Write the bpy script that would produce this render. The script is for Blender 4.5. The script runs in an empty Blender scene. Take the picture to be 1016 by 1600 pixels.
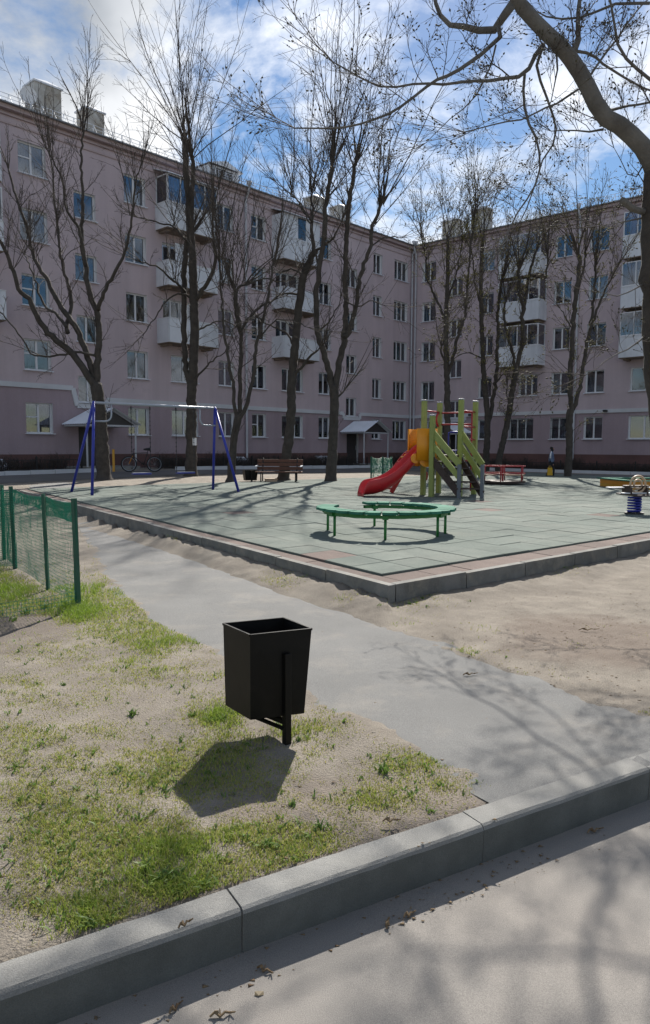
import bpy, math, random
import numpy as np
from math import sin, cos, tan, pi, radians, atan, atan2, sqrt
rnd = random.Random(7)
nr = np.random.default_rng(11)
scn = bpy.context.scene
C = scn.collection

# ------------------------------------------------------------------ camera
FPX, CXP, CYP, CAMH = 1137.85, 508.0, 800.0, 1.42
PITCH = atan((CYP - 697.957) / FPX)
ROLL = radians(0.26)
fw = np.array([0, cos(PITCH), -sin(PITCH)])
rt0 = np.array([1.0, 0, 0]); up0 = np.cross(rt0, fw)
rt = cos(ROLL) * rt0 + sin(ROLL) * up0
up = -sin(ROLL) * rt0 + cos(ROLL) * up0
CAM = np.array([0, 0, CAMH])
cd = bpy.data.cameras.new('camera'); cam = bpy.data.objects.new('camera', cd); C.objects.link(cam)
cd.sensor_fit = 'VERTICAL'; cd.sensor_height = 36; cd.sensor_width = 36
cd.lens = 36 * FPX / 1600.0
cd.clip_start = 0.05; cd.clip_end = 3000
from mathutils import Matrix, Vector
cam.matrix_world = Matrix(((rt[0], up[0], -fw[0], 0), (rt[1], up[1], -fw[1], 0), (rt[2], up[2], -fw[2], CAMH), (0, 0, 0, 1)))
scn.camera = cam

# ------------------------------------------------------------------ sun and sky
SUN_EL, SUN_AZ = radians(41), radians(12)
sd = Vector((sin(SUN_AZ) * cos(SUN_EL), cos(SUN_AZ) * cos(SUN_EL), sin(SUN_EL)))
sl = bpy.data.lights.new('sun', 'SUN'); sl.energy = 4.9; sl.angle = radians(0.53); sl.color = (1.0, 0.945, 0.86)
so = bpy.data.objects.new('sun', sl); C.objects.link(so)
so.rotation_euler = (-sd).to_track_quat('-Z', 'Y').to_euler(); so.location = (5, 20, 40)
w = bpy.data.worlds.new('World'); scn.world = w; w.use_nodes = True
nt = w.node_tree; N = nt.nodes; LK = nt.links
for n in list(N): N.remove(n)
out = N.new('ShaderNodeOutputWorld')
sky = N.new('ShaderNodeTexSky'); sky.sky_type = 'NISHITA'; sky.sun_disc = False
sky.sun_elevation = SUN_EL; sky.sun_rotation = SUN_AZ; sky.air_density = 1.0; sky.dust_density = 0.2; sky.ozone_density = 1.5
bg = N.new('ShaderNodeBackground'); bg.inputs[1].default_value = 0.06
hs = N.new('ShaderNodeHueSaturation'); hs.inputs['Saturation'].default_value = 1.3
LK.new(sky.outputs[0], hs.inputs['Color']); LK.new(hs.outputs[0], bg.inputs[0])
tc = N.new('ShaderNodeTexCoord')
sep = N.new('ShaderNodeSeparateXYZ'); LK.new(tc.outputs['Generated'], sep.inputs[0])
def mth(op, a, b=None, clamp=False):
    n = N.new('ShaderNodeMath'); n.operation = op; n.use_clamp = clamp
    for i, q in enumerate((a, b)):
        if q is None: continue
        if isinstance(q, (int, float)): n.inputs[i].default_value = q
        else: LK.new(q, n.inputs[i])
    return n.outputs[0]
den = mth('ADD', mth('MAXIMUM', sep.outputs[2], 0.0), 0.28)
cmb = N.new('ShaderNodeCombineXYZ')
LK.new(mth('DIVIDE', sep.outputs[0], den), cmb.inputs[0]); LK.new(mth('DIVIDE', sep.outputs[1], den), cmb.inputs[1])
def cloud_noise(scale, detail, rough, off, dist=0.0):
    mp = N.new('ShaderNodeMapping'); mp.inputs['Location'].default_value = off
    LK.new(cmb.outputs[0], mp.inputs[0])
    n = N.new('ShaderNodeTexNoise'); n.inputs['Scale'].default_value = scale; n.inputs['Detail'].default_value = detail
    n.inputs['Roughness'].default_value = rough; n.inputs['Distortion'].default_value = dist
    LK.new(mp.outputs[0], n.inputs['Vector']); return n.outputs['Fac']
def ramp(fac, stops):
    r = N.new('ShaderNodeValToRGB'); el = r.color_ramp.elements
    while len(el) < len(stops): el.new(0.5)
    for e, (p, c) in zip(el, stops): e.position = p; e.color = (c[0], c[1], c[2], 1)
    LK.new(fac, r.inputs[0]); return r.outputs[0]
CLOUD_OFF = (5.36, 2.55, 0.0)
cm = cloud_noise(1.9, 10, 0.62, CLOUD_OFF, 0.2)
mask = ramp(cm, [(0.445, (0, 0, 0)), (0.60, (1, 1, 1))])
thick = cloud_noise(1.1, 6, 0.55, (CLOUD_OFF[0] + 4.3, CLOUD_OFF[1] + 2.2, 0.5), 0.1)
ccol = ramp(thick, [(0.36, (1.0, 1.0, 1.0)), (0.48, (0.78, 0.80, 0.83)), (0.60, (0.36, 0.39, 0.43))])
# forward scattering: thin cloud near the sun is brighter
dp = N.new('ShaderNodeVectorMath'); dp.operation = 'DOT_PRODUCT'
nv = N.new('ShaderNodeVectorMath'); nv.operation = 'NORMALIZE'; LK.new(tc.outputs['Generated'], nv.inputs[0])
LK.new(nv.outputs[0], dp.inputs[0]); dp.inputs[1].default_value = sd
glow = mth('MULTIPLY', mth('POWER', mth('MAXIMUM', dp.outputs['Value'], 0.0), 14.0), 0.50)
bgc = N.new('ShaderNodeBackground'); LK.new(ccol, bgc.inputs[0])
LK.new(mth('ADD', glow, 0.62), bgc.inputs[1])
mx = N.new('ShaderNodeMixShader'); LK.new(mask, mx.inputs[0]); LK.new(bg.outputs[0], mx.inputs[1]); LK.new(bgc.outputs[0], mx.inputs[2])
LK.new(mx.outputs[0], out.inputs[0])
scn.view_settings.view_transform = 'Standard'; scn.view_settings.look = 'None'
scn.view_settings.exposure = 0.78; scn.view_settings.gamma = 1.0
scn.view_settings.use_curve_mapping = False

# ------------------------------------------------------------------ helpers
def ray(x, y):
    return rt * ((x - CXP) / FPX) + up * (-(y - CYP) / FPX) + fw
def at(x, y, Y):                       # the point seen at photo pixel (x, y) at distance Y
    d = ray(x, y); return CAM + d * (Y / d[1])
def onz(x, y, z):                      # the point seen at photo pixel (x, y) at height z
    d = ray(x, y); return CAM + d * ((z - CAMH) / d[2])
def px_of(P):
    q = np.asarray(P, float) - CAM
    return CXP + FPX * (q @ rt) / (q @ fw), CYP - FPX * (q @ up) / (q @ fw)

class MB:
    def __init__(s): s.v = []; s.f = []; s.m = []
    def add(s, vs, fs, mi=0):
        o = len(s.v); s.v += [tuple(map(float, p)) for p in vs]
        s.f += [tuple(i + o for i in f) for f in fs]; s.m += [mi] * len(fs); return s
    def box(s, x0, y0, z0, x1, y1, z1, mi=0):
        vs = [(x0, y0, z0), (x1, y0, z0), (x1, y1, z0), (x0, y1, z0), (x0, y0, z1), (x1, y0, z1), (x1, y1, z1), (x0, y1, z1)]
        return s.add(vs, [(0, 3, 2, 1), (4, 5, 6, 7), (0, 1, 5, 4), (1, 2, 6, 5), (2, 3, 7, 6), (3, 0, 4, 7)], mi)
    def bar(s, a, b, wd, ht, upv=(0, 0, 1), mi=0):       # rectangular bar from a to b
        a = np.array(a, float); b = np.array(b, float); d = b - a; d /= np.linalg.norm(d)
        sd_ = np.cross(d, upv)
        if np.linalg.norm(sd_) < 1e-5: sd_ = np.cross(d, (0, 1, 0))
        sd_ /= np.linalg.norm(sd_); u_ = np.cross(sd_, d)
        vs = []
        for p in (a, b):
            for i, j in ((-1, -1), (1, -1), (1, 1), (-1, 1)): vs.append(p + sd_ * (i * wd / 2) + u_ * (j * ht / 2))
        return s.add(vs, [(0, 1, 2, 3), (7, 6, 5, 4), (0, 4, 5, 1), (1, 5, 6, 2), (2, 6, 7, 3), (3, 7, 4, 0)], mi)
    def tube(s, pts, r, n=8, mi=0, caps=True):
        pts = [np.array(p, float) for p in pts]; K = len(pts)
        rs = [r] * K if isinstance(r, (int, float)) else list(r)
        t0 = pts[1] - pts[0]; t0 /= np.linalg.norm(t0)
        ref = np.array([0, 0, 1.0]) if abs(t0[2]) < 0.9 else np.array([1.0, 0, 0])
        nrm = np.cross(t0, ref); nrm /= np.linalg.norm(nrm)
        vs = []
        for i, p in enumerate(pts):
            t = pts[min(i + 1, K - 1)] - pts[max(i - 1, 0)]; t /= (np.linalg.norm(t) + 1e-9)
            nrm = nrm - t * (nrm @ t); nrm /= (np.linalg.norm(nrm) + 1e-9); bn = np.cross(t, nrm)
            for k in range(n):
                a = 2 * pi * k / n; vs.append(p + (nrm * cos(a) + bn * sin(a)) * rs[i])
        fs = [(i * n + k, i * n + (k + 1) % n, (i + 1) * n + (k + 1) % n, (i + 1) * n + k) for i in range(K - 1) for k in range(n)]
        if caps: fs += [tuple(range(n))[::-1], tuple((K - 1) * n + k for k in range(n))]
        return s.add(vs, fs, mi)
    def prism(s, poly, y0, y1, mi=0, axis='y'):          # polygon in (x,z) pushed along y
        n = len(poly)
        vs = [(p[0], y0, p[1]) for p in poly] + [(p[0], y1, p[1]) for p in poly]
        fs = [tuple(range(n)), tuple(range(2 * n - 1, n - 1, -1))] + [(i, n + i, n + (i + 1) % n, (i + 1) % n) for i in range(n)]
        return s.add(vs, fs, mi)
    def torus(s, c, R, r, ax=(0, 0, 1), n=24, m=6, mi=0, a0=0, a1=2 * pi):
        ax = np.array(ax, float); ax /= np.linalg.norm(ax)
        e1 = np.cross(ax, (0, 0, 1) if abs(ax[2]) < .9 else (1, 0, 0)); e1 /= np.linalg.norm(e1); e2 = np.cross(ax, e1)
        full = abs(a1 - a0 - 2 * pi) < 1e-6; K = n if full else n + 1; vs = []
        for i in range(K):
            a = a0 + (a1 - a0) * i / n; rd = e1 * cos(a) + e2 * sin(a)
            for k in range(m):
                b = 2 * pi * k / m; vs.append(np.array(c) + rd * (R + r * cos(b)) + ax * r * sin(b))
        fs = []
        for i in range(n if full else n):
            j = (i + 1) % K
            for k in range(m): fs.append((i * m + k, j * m + k, j * m + (k + 1) % m, i * m + (k + 1) % m))
        return s.add(vs, fs, mi)
    def mesh(s, name, mats, smooth=False):
        me = bpy.data.meshes.new(name); me.from_pydata(s.v, [], s.f)
        for m in (mats if isinstance(mats, (list, tuple)) else [mats]): me.materials.append(m)
        me.polygons.foreach_set('material_index', s.m)
        if smooth: me.polygons.foreach_set('use_smooth', [True] * len(s.f))
        me.update(); return me
    def build(s, name, mats, parent=None, smooth=False, loc=None, rz=0, bevel=0):
        return link(name, s.mesh(name, mats, smooth), parent, loc, rz, bevel)

def link(name, me, parent=None, loc=None, rz=0, bevel=0):
    o = bpy.data.objects.new(name, me); C.objects.link(o)
    if parent is not None: o.parent = parent
    if loc is not None: o.location = loc
    if rz: o.rotation_euler = (0, 0, rz)
    if bevel:
        b = o.modifiers.new('bevel', 'BEVEL'); b.width = bevel; b.segments = 2; b.limit_method = 'ANGLE'; b.angle_limit = radians(40)
    return o
def tag(o, label=None, cat=None, group=None, kind=None):
    if label: o['label'] = label
    if cat: o['category'] = cat
    if group: o['group'] = group
    if kind: o['kind'] = kind
    return o
def thing(name, label, cat, loc=(0, 0, 0), rz=0, group=None):
    o = bpy.data.objects.new(name, None); C.objects.link(o); o.location = loc; o.rotation_euler = (0, 0, rz)
    o.empty_display_size = 0.2
    return tag(o, label, cat, group)
def np_mesh(name, verts, faces, mats, smooth=False, mi=None):   # fast path, faces all tris or all quads
    me = bpy.data.meshes.new(name); nv_ = len(verts); nf, k = faces.shape
    me.vertices.add(nv_); me.vertices.foreach_set('co', np.asarray(verts, np.float32).ravel())
    me.loops.add(nf * k); me.loops.foreach_set('vertex_index', faces.astype(np.int32).ravel())
    me.polygons.add(nf); me.polygons.foreach_set('loop_start', np.arange(0, nf * k, k, dtype=np.int32))
    for m in (mats if isinstance(mats, (list, tuple)) else [mats]): me.materials.append(m)
    if mi is not None: me.polygons.foreach_set('material_index', np.asarray(mi, np.int32))
    if smooth: me.polygons.foreach_set('use_smooth', np.ones(nf, bool))
    me.update(calc_edges=True); return me

# value noise for geometry
_tab = nr.random((256, 256))
def vnoise(x, y):
    x = np.asarray(x, float); y = np.asarray(y, float)
    xi = np.floor(x).astype(int); yi = np.floor(y).astype(int); fx = x - xi; fy = y - yi
    fx = fx * fx * (3 - 2 * fx); fy = fy * fy * (3 - 2 * fy)
    a = _tab[xi & 255, yi & 255]; b = _tab[(xi + 1) & 255, yi & 255]; c = _tab[xi & 255, (yi + 1) & 255]; d = _tab[(xi + 1) & 255, (yi + 1) & 255]
    return (a * (1 - fx) + b * fx) * (1 - fy) + (c * (1 - fx) + d * fx) * fy
def fbm(x, y, o=4):
    t = 0; a = .5
    for i in range(o): t = t + a * vnoise(np.asarray(x) * 2 ** i + 17.3 * i, np.asarray(y) * 2 ** i + 5.1 * i); a *= .5
    return t / (1 - .5 ** o)
def sstep(a, b, x):
    t = np.clip((np.asarray(x, float) - a) / (b - a), 0, 1); return t * t * (3 - 2 * t)

# ------------------------------------------------------------------ materials
def srgb(r, g, b):
    f = lambda c: (c / 255 / 12.92) if c / 255 <= .04045 else ((c / 255 + .055) / 1.055) ** 2.4
    return (f(r), f(g), f(b))
def mat(name, col, rough=.7, var=.0, scale=3.0, col2=None, bump=0.0, bscale=40.0, metal=0.0, spec=.5, detail=6, fine=0.0, fscale=120.0, objrand=0.0, coat=0.0, streak=0.0, dust=None, spots=()):
    m = bpy.data.materials.new(name); m.use_nodes = True
    t = m.node_tree; b = t.nodes['Principled BSDF']
    b.inputs['Roughness'].default_value = rough; b.inputs['Metallic'].default_value = metal
    b.inputs['Specular IOR Level'].default_value = spec
    if coat: b.inputs['Coat Weight'].default_value = coat
    cur = None
    tcx = t.nodes.new('ShaderNodeNewGeometry'); vec = tcx.outputs['Position']
    def mixc(f, a, b_, mode='MIX'):
        n = t.nodes.new('ShaderNodeMix'); n.data_type = 'RGBA'; n.blend_type = mode
        if isinstance(f, float): n.inputs[0].default_value = f
        else: t.links.new(f, n.inputs[0])
        for i, q in ((6, a), (7, b_)):
            if isinstance(q, tuple): n.inputs[i].default_value = (*q[:3], 1)
            else: t.links.new(q, n.inputs[i])
        return n.outputs[2]
    def noise(sc, dt, ro=.6):
        n = t.nodes.new('ShaderNodeTexNoise'); n.inputs['Scale'].default_value = sc; n.inputs['Detail'].default_value = dt; n.inputs['Roughness'].default_value = ro
        t.links.new(vec, n.inputs['Vector']); return n.outputs['Fac']
    def rmp(f, p0, p1, c0=(0, 0, 0), c1=(1, 1, 1)):
        r = t.nodes.new('ShaderNodeValToRGB'); r.color_ramp.elements[0].position = p0; r.color_ramp.elements[1].position = p1
        r.color_ramp.elements[0].color = (*c0, 1); r.color_ramp.elements[1].color = (*c1, 1); t.links.new(f, r.inputs[0]); return r.outputs[0]
    cur = tuple(col)
    if var or col2:
        c2 = tuple(col2) if col2 else tuple(c * (1 - var) for c in col)
        cur = mixc(rmp(noise(scale, detail), .35, .65), cur, c2)
    if fine:
        cur = mixc(rmp(noise(fscale, 3, .7), .3, .7, (1 - fine,) * 3, (1 + fine * .6,) * 3), cur, (0, 0, 0)) if False else mixc(1.0, cur, rmp(noise(fscale, 3, .7), .3, .7, (1 - fine,) * 3, (1, 1, 1)), 'MULTIPLY')
    if streak:
        mp_ = t.nodes.new('ShaderNodeMapping'); mp_.inputs['Scale'].default_value = (1.0, 1.0, .07); t.links.new(vec, mp_.inputs[0])
        n_ = t.nodes.new('ShaderNodeTexNoise'); n_.inputs['Scale'].default_value = 1.0; n_.inputs['Detail'].default_value = 8; n_.inputs['Roughness'].default_value = .65; t.links.new(mp_.outputs[0], n_.inputs['Vector'])
        cur = mixc(1.0, cur, rmp(n_.outputs['Fac'], .36, .6, (1 - streak,) * 3, (1, 1, 1)), 'MULTIPLY')
    if dust:
        cur = mixc(rmp(noise(dust[1], 8, .7), dust[2], dust[3], (0, 0, 0), (dust[4],) * 3), cur, dust[0])
    for (sx, sy, sr, sc_, sf) in spots:          # round patches blended towards another colour
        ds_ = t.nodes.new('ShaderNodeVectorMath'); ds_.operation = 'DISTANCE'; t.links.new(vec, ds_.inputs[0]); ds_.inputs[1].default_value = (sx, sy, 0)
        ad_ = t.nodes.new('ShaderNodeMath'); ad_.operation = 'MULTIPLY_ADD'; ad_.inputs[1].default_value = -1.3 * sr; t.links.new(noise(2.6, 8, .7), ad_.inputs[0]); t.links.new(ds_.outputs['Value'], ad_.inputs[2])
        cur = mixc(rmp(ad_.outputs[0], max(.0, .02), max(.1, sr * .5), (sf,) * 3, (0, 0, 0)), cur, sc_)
    if objrand:
        oi = t.nodes.new('ShaderNodeObjectInfo')
        cur = mixc(1.0, cur, rmp(oi.outputs['Random'], 0, 1, (1 - objrand,) * 3, (1, 1, 1)), 'MULTIPLY')
    if isinstance(cur, tuple): b.inputs['Base Color'].default_value = (*cur, 1)
    else: t.links.new(cur, b.inputs['Base Color'])
    if bump:
        bn = t.nodes.new('ShaderNodeBump'); bn.inputs['Strength'].default_value = bump; bn.inputs['Distance'].default_value = .02
        t.links.new(noise(bscale, 6), bn.inputs['Height']); t.links.new(bn.outputs[0], b.inputs['Normal'])
    return m
M = {}
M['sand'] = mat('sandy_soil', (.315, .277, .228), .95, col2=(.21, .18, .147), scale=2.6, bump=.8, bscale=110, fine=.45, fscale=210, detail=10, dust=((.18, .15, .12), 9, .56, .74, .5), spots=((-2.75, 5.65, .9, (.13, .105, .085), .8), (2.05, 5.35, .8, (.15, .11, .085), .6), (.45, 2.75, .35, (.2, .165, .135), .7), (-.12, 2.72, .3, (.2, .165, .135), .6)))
M['asphalt'] = mat('dusty_asphalt', (.235, .234, .228), .9, col2=(.19, .19, .186), scale=1.1, bump=.5, bscale=330, fine=.5, fscale=260, dust=((.36, .32, .265), 2.0, .5, .75, .35))
M['road'] = mat('sandy_road', (.325, .297, .268), .9, col2=(.245, .233, .218), scale=.8, bump=.35, bscale=420, fine=.5, fscale=330)
M['drive'] = mat('drive_asphalt', (.13, .125, .12), .9, col2=(.09, .088, .085), scale=.4, bump=.3, bscale=60, fine=.2, fscale=90)
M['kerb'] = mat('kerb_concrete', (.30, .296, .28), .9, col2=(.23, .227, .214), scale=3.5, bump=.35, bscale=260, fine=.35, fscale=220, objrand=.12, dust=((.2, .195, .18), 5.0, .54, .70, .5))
M['kerbface'] = mat('kerb_shaded_grimy_face', (.15, .156, .148), .9, col2=(.10, .106, .10), scale=4.5, bump=.35, bscale=260, fine=.3, fscale=220, dust=((.09, .095, .085), 7, .5, .7, .6))  # darker copy of kerb concrete: road face's shade painted in, with dirt blotches
M['padkerb'] = mat('pad_kerb_concrete', (.25, .246, .233), .9, col2=(.165, .162, .15), scale=4, bump=.45, bscale=80, fine=.3, fscale=150, objrand=.2, dust=((.33, .295, .24), 5, .5, .68, .6))
M['tile'] = mat('green_rubber_tile', (.165, .20, .176), .95, col2=(.132, .163, .143), scale=1.2, bump=.5, bscale=140, fine=.38, fscale=110, objrand=.13, dust=((.31, .30, .26), .7, .48, .75, .4))
M['brown_tile'] = mat('brown_rubber_tile', (.20, .15, .13), .95, col2=(.155, .115, .10), scale=2.5, bump=.5, bscale=140, fine=.35, fscale=120, objrand=.25)
M['subbase'] = mat('dark_joint', (.03, .03, .028), .95)
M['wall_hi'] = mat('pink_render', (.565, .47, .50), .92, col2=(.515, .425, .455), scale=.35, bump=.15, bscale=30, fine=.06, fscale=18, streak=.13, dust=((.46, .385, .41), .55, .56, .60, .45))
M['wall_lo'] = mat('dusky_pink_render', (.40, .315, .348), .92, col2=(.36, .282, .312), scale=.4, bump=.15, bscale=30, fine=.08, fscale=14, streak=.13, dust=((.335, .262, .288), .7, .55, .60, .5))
M['plinth'] = mat('red_brown_plinth', (.15, .078, .072), .9, col2=(.115, .062, .058), scale=.8, fine=.1, fscale=12)
M['cornice'] = mat('cornice_pink', (.48, .385, .39), .9, var=.15, scale=1)
M['white'] = mat('white_frame', (.66, .67, .70), .45)
M['band'] = mat('white_band', (.60, .61, .64), .8, var=.12, scale=.8)
M['reveal'] = mat('reveal_white', (.64, .63, .65), .8, var=.1, scale=2)
M['oldwood'] = mat('old_wood_frame', (.33, .27, .2), .7, var=.2)
M['curtain'] = mat('curtain_cloth', (.30, .295, .285), .9, col2=(.2, .19, .17), scale=6, objrand=.75)
M['room'] = mat('dark_room', (.028, .025, .025), .95, col2=(.05, .042, .035), scale=.8)
M['balc'] = mat('balcony_panel', (.76, .79, .85), .6, var=.10, scale=1.6, objrand=.12, streak=.18)
M['slab'] = mat('balcony_slab', (.24, .19, .15), .9, col2=(.17, .13, .10), scale=1.2)
M['roof'] = mat('galvanised_roof', (.30, .31, .32), .45, var=.25, scale=1, metal=.6)
M['zinc'] = mat('zinc_sheet', (.74, .77, .84), .5, var=.12, scale=1.5)
M['chim'] = mat('chimney_plaster', (.55, .55, .54), .95, col2=(.27, .23, .18), scale=1.3, bump=.4, bscale=12, detail=9)
M['pipe'] = mat('painted_pipe', (.50, .51, .55), .5, var=.1, scale=2)
M['door'] = mat('steel_door', (.045, .04, .042), .5, var=.2)
M['bark'] = mat('grey_brown_bark', (.075, .064, .055), .95, col2=(.045, .038, .033), scale=6, bump=.9, bscale=22, fine=.25, fscale=35)
M['barkhi'] = mat('hazy_bark', (.165, .158, .147), .95, col2=(.105, .098, .09), scale=5, bump=.9, bscale=25, fine=.25, fscale=40)  # paler than the trunk's bark: haze over the near limbs put into the colour
M['twig'] = mat('twig_bark', (.062, .050, .042), .9, var=.2, scale=3)
M['bud'] = mat('yellow_green_bud', (.19, .17, .05), .8, var=.3, scale=5)
M['dbud'] = mat('dark_bud', (.06, .055, .03), .8, var=.3, scale=9)
M['black'] = mat('black_paint', (.0045, .0042, .004), .45, var=.3, scale=4, spec=.22, bump=.06, bscale=7, dust=((.02, .017, .014), 9, .52, .75, .35))
M['blackiron'] = mat('black_iron', (.012, .012, .013), .5)
M['blue'] = mat('blue_paint', (.018, .03, .30), .4, var=.15, scale=5)
M['galv'] = mat('grey_metal_tube', (.34, .37, .42), .4, metal=.3, var=.1)
M['lime'] = mat('lime_wood', (.28, .32, .085), .6, col2=(.22, .26, .07), scale=6, objrand=.1)
M['red'] = mat('red_plastic', (.5, .016, .022), .38, var=.15, scale=3)
M['redpaint'] = mat('red_paint', (.35, .018, .022), .45, var=.2, scale=6)
M['orange'] = mat('orange_plastic', (.74, .28, .008), .38, var=.12, scale=3)
M['yel'] = mat('yellow_paint', (.6, .3, .03), .5)
M['brownply'] = mat('dark_brown_ply', (.05, .03, .024), .6, var=.2, scale=6)
M['cap'] = mat('grey_cap', (.3, .32, .36), .4)
M['steel'] = mat('grey_steel', (.12, .135, .16), .45)
M['bgreen'] = mat('bench_green', (.05, .20, .135), .8, spec=.15, col2=(.035, .15, .10), scale=5, objrand=.15)
M['leg_green'] = mat('green_leg_paint', (.02, .17, .035), .45)
M['benchwood'] = mat('bench_brown', (.13, .05, .028), .6, var=.25, scale=6, objrand=.1)
M['net'] = mat('green_net', (.012, .21, .125), .5)
M['post'] = mat('green_post', (.005, .075, .045), .5, var=.2)
M['grass'] = None
M['beige'] = mat('beige_plastic', (.5, .36, .24), .5)
M['tyre'] = mat('tyre_rubber', (.012, .012, .012), .8)
M['jacket'] = mat('jacket_blue', (.13, .17, .27), .8)
M['skin'] = mat('skin', (.4, .22, .16), .6)
M['hair'] = mat('hair', (.012, .009, .008), .7)
M['trouser'] = mat('trouser_dark', (.02, .022, .03), .9)
M['yellowbag'] = mat('bag_yellow', (.62, .36, .02), .6)
M['wstripe'] = mat('stripe_white', (.7, .7, .72), .7)
M['dead'] = mat('dead_leaf', (.12, .075, .04), .9, col2=(.22, .16, .09), scale=9, objrand=0)
M['stone'] = mat('pebble', (.3, .27, .23), .9, col2=(.2, .18, .16), scale=14)
M['hedge'] = mat('hedge_dark', (.03, .026, .018), .9, col2=(.045, .04, .02), scale=6)

def glass_mat(name, tint, trans):
    m = bpy.data.materials.new(name); m.use_nodes = True; t = m.node_tree
    for n in list(t.nodes): t.nodes.remove(n)
    o = t.nodes.new('ShaderNodeOutputMaterial'); g = t.nodes.new('ShaderNodeBsdfGlossy'); tr = t.nodes.new('ShaderNodeBsdfTransparent')
    g.inputs['Roughness'].default_value = .03; g.inputs['Color'].default_value = (*tint, 1); tr.inputs[0].default_value = (trans, trans, trans * 1.02, 1)
    f = t.nodes.new('ShaderNodeFresnel'); f.inputs[0].default_value = 1.5
    ad = t.nodes.new('ShaderNodeMath'); ad.operation = 'MULTIPLY_ADD'; ad.inputs[1].default_value = 1.7; ad.inputs[2].default_value = .06; ad.use_clamp = True
    t.links.new(f.outputs[0], ad.inputs[0])
    mxs = t.nodes.new('ShaderNodeMixShader'); t.links.new(ad.outputs[0], mxs.inputs[0]); t.links.new(tr.outputs[0], mxs.inputs[1]); t.links.new(g.outputs[0], mxs.inputs[2])
    t.links.new(mxs.outputs[0], o.inputs[0]); return m
M['glass'] = glass_mat('window_glass', (.9, .95, 1), .75)

def grass_mat(name, c1, c2, c3):
    m = bpy.data.materials.new(name); m.use_nodes = True; t = m.node_tree; b = t.nodes['Principled BSDF']
    at_ = t.nodes.new('ShaderNodeAttribute'); at_.attribute_name = 'rnd'
    r = t.nodes.new('ShaderNodeValToRGB'); e = r.color_ramp.elements; e.new(.5)
    for el, p, c in zip(e, (0, .5, 1), (c1, c2, c3)): el.position = p; el.color = (*c, 1)
    t.links.new(at_.outputs['Fac'], r.inputs[0]); t.links.new(r.outputs[0], b.inputs['Base Color']); b.inputs['Roughness'].default_value = .6
    tl = t.nodes.new('ShaderNodeBsdfTranslucent'); t.links.new(r.outputs[0], tl.inputs[0])
    mxs = t.nodes.new('ShaderNodeMixShader'); mxs.inputs[0].default_value = .4
    o = t.nodes['Material Output']; t.links.new(b.outputs[0], mxs.inputs[1]); t.links.new(tl.outputs[0], mxs.inputs[2]); t.links.new(mxs.outputs[0], o.inputs[0]); return m
M['grass'] = grass_mat('grass_blades', (.19, .285, .032), (.29, .33, .07), (.40, .345, .135))
M['weed'] = grass_mat('weed_leaves', (.07, .14, .025), (.11, .19, .035), (.16, .23, .05))
M['straw'] = grass_mat('straw_bits', (.30, .24, .15), (.22, .16, .09), (.36, .30, .2))

# ------------------------------------------------------------------ layout of the place
PADZ = 0.20
KA = onz(24, 765, PADZ)[:2]; KB = onz(608, 917, PADZ)[:2]; KD = onz(1016, 845, PADZ)[:2]
dl = (KA - KB) / np.linalg.norm(KA - KB); dr = (KD - KB) / np.linalg.norm(KD - KB)
PL, PR = np.linalg.norm(KA - KB) + .4, 24.0               # pad edge lengths
det = dl[0] * dr[1] - dl[1] * dr[0]
def pad_uv(x, y):                                          # skew pad coordinates (along left edge, along right edge)
    rx = np.asarray(x, float) - KB[0]; ry = np.asarray(y, float) - KB[1]
    a = (rx * dr[1] - ry * dr[0]) / det; b = (dl[0] * ry - dl[1] * rx) / det
    return a, b
def pad_xy(a, b): return KB + dl * a + dr * b
SK = abs(det)
# kerb of the near road
KD0 = np.array([-.25, 2.125]); kdir = np.array([2.27, 1.34]); kdir /= np.linalg.norm(kdir); knor = np.array([-kdir[1], kdir[0]])
def kerb_d(x, y): return (np.asarray(x) - KD0[0]) * knor[0] + (np.asarray(y) - KD0[1]) * knor[1]     # >0 on the lawn side
# building frame
AW = radians(42.4)
UW = np.array([sin(AW), cos(AW)]); VW = np.array([cos(AW), -sin(AW)]); CW = np.array([6.277, 53.961])
def wall_d(x, y):
    rx = np.asarray(x, float) - CW[0]; ry = np.asarray(y, float) - CW[1]
    return np.minimum(rx * VW[0] + ry * VW[1], -(rx * UW[0] + ry * UW[1]))
PATH_L = [(-9.8, 24.0), (-7.4, 19.0), (-4.60, 13.6), (-3.1, 9.9), (-2.36, 7.87), (-1.75, 6.6), (-1.24, 5.62), (-.72, 4.95), (.0, 3.98), (.52, 3.25), (.78, 2.88), (.86, 2.74)]
PATH_R = [(-8.6, 24.0), (-6.2, 19.0), (-3.65, 13.3), (-2.2, 10.3), (-1.32, 8.55), (-.55, 7.25), (-.05, 6.45), (.50, 5.68), (1.0, 4.75), (1.45, 4.1), (1.80, 3.62), (1.95, 3.38)]
PATH_L = np.array(PATH_L); PATH_R = np.array(PATH_R)
def path_sample(tt):
    k = len(PATH_L) - 1; i = np.clip(np.floor(tt).astype(int), 0, k - 1); f = (tt - i)[:, None]
    return PATH_L[i] * (1 - f) + PATH_L[i + 1] * f, PATH_R[i] * (1 - f) + PATH_R[i + 1] * f
_pt = np.linspace(0, len(PATH_L) - 1, 240); _pl, _pr = path_sample(_pt)
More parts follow.
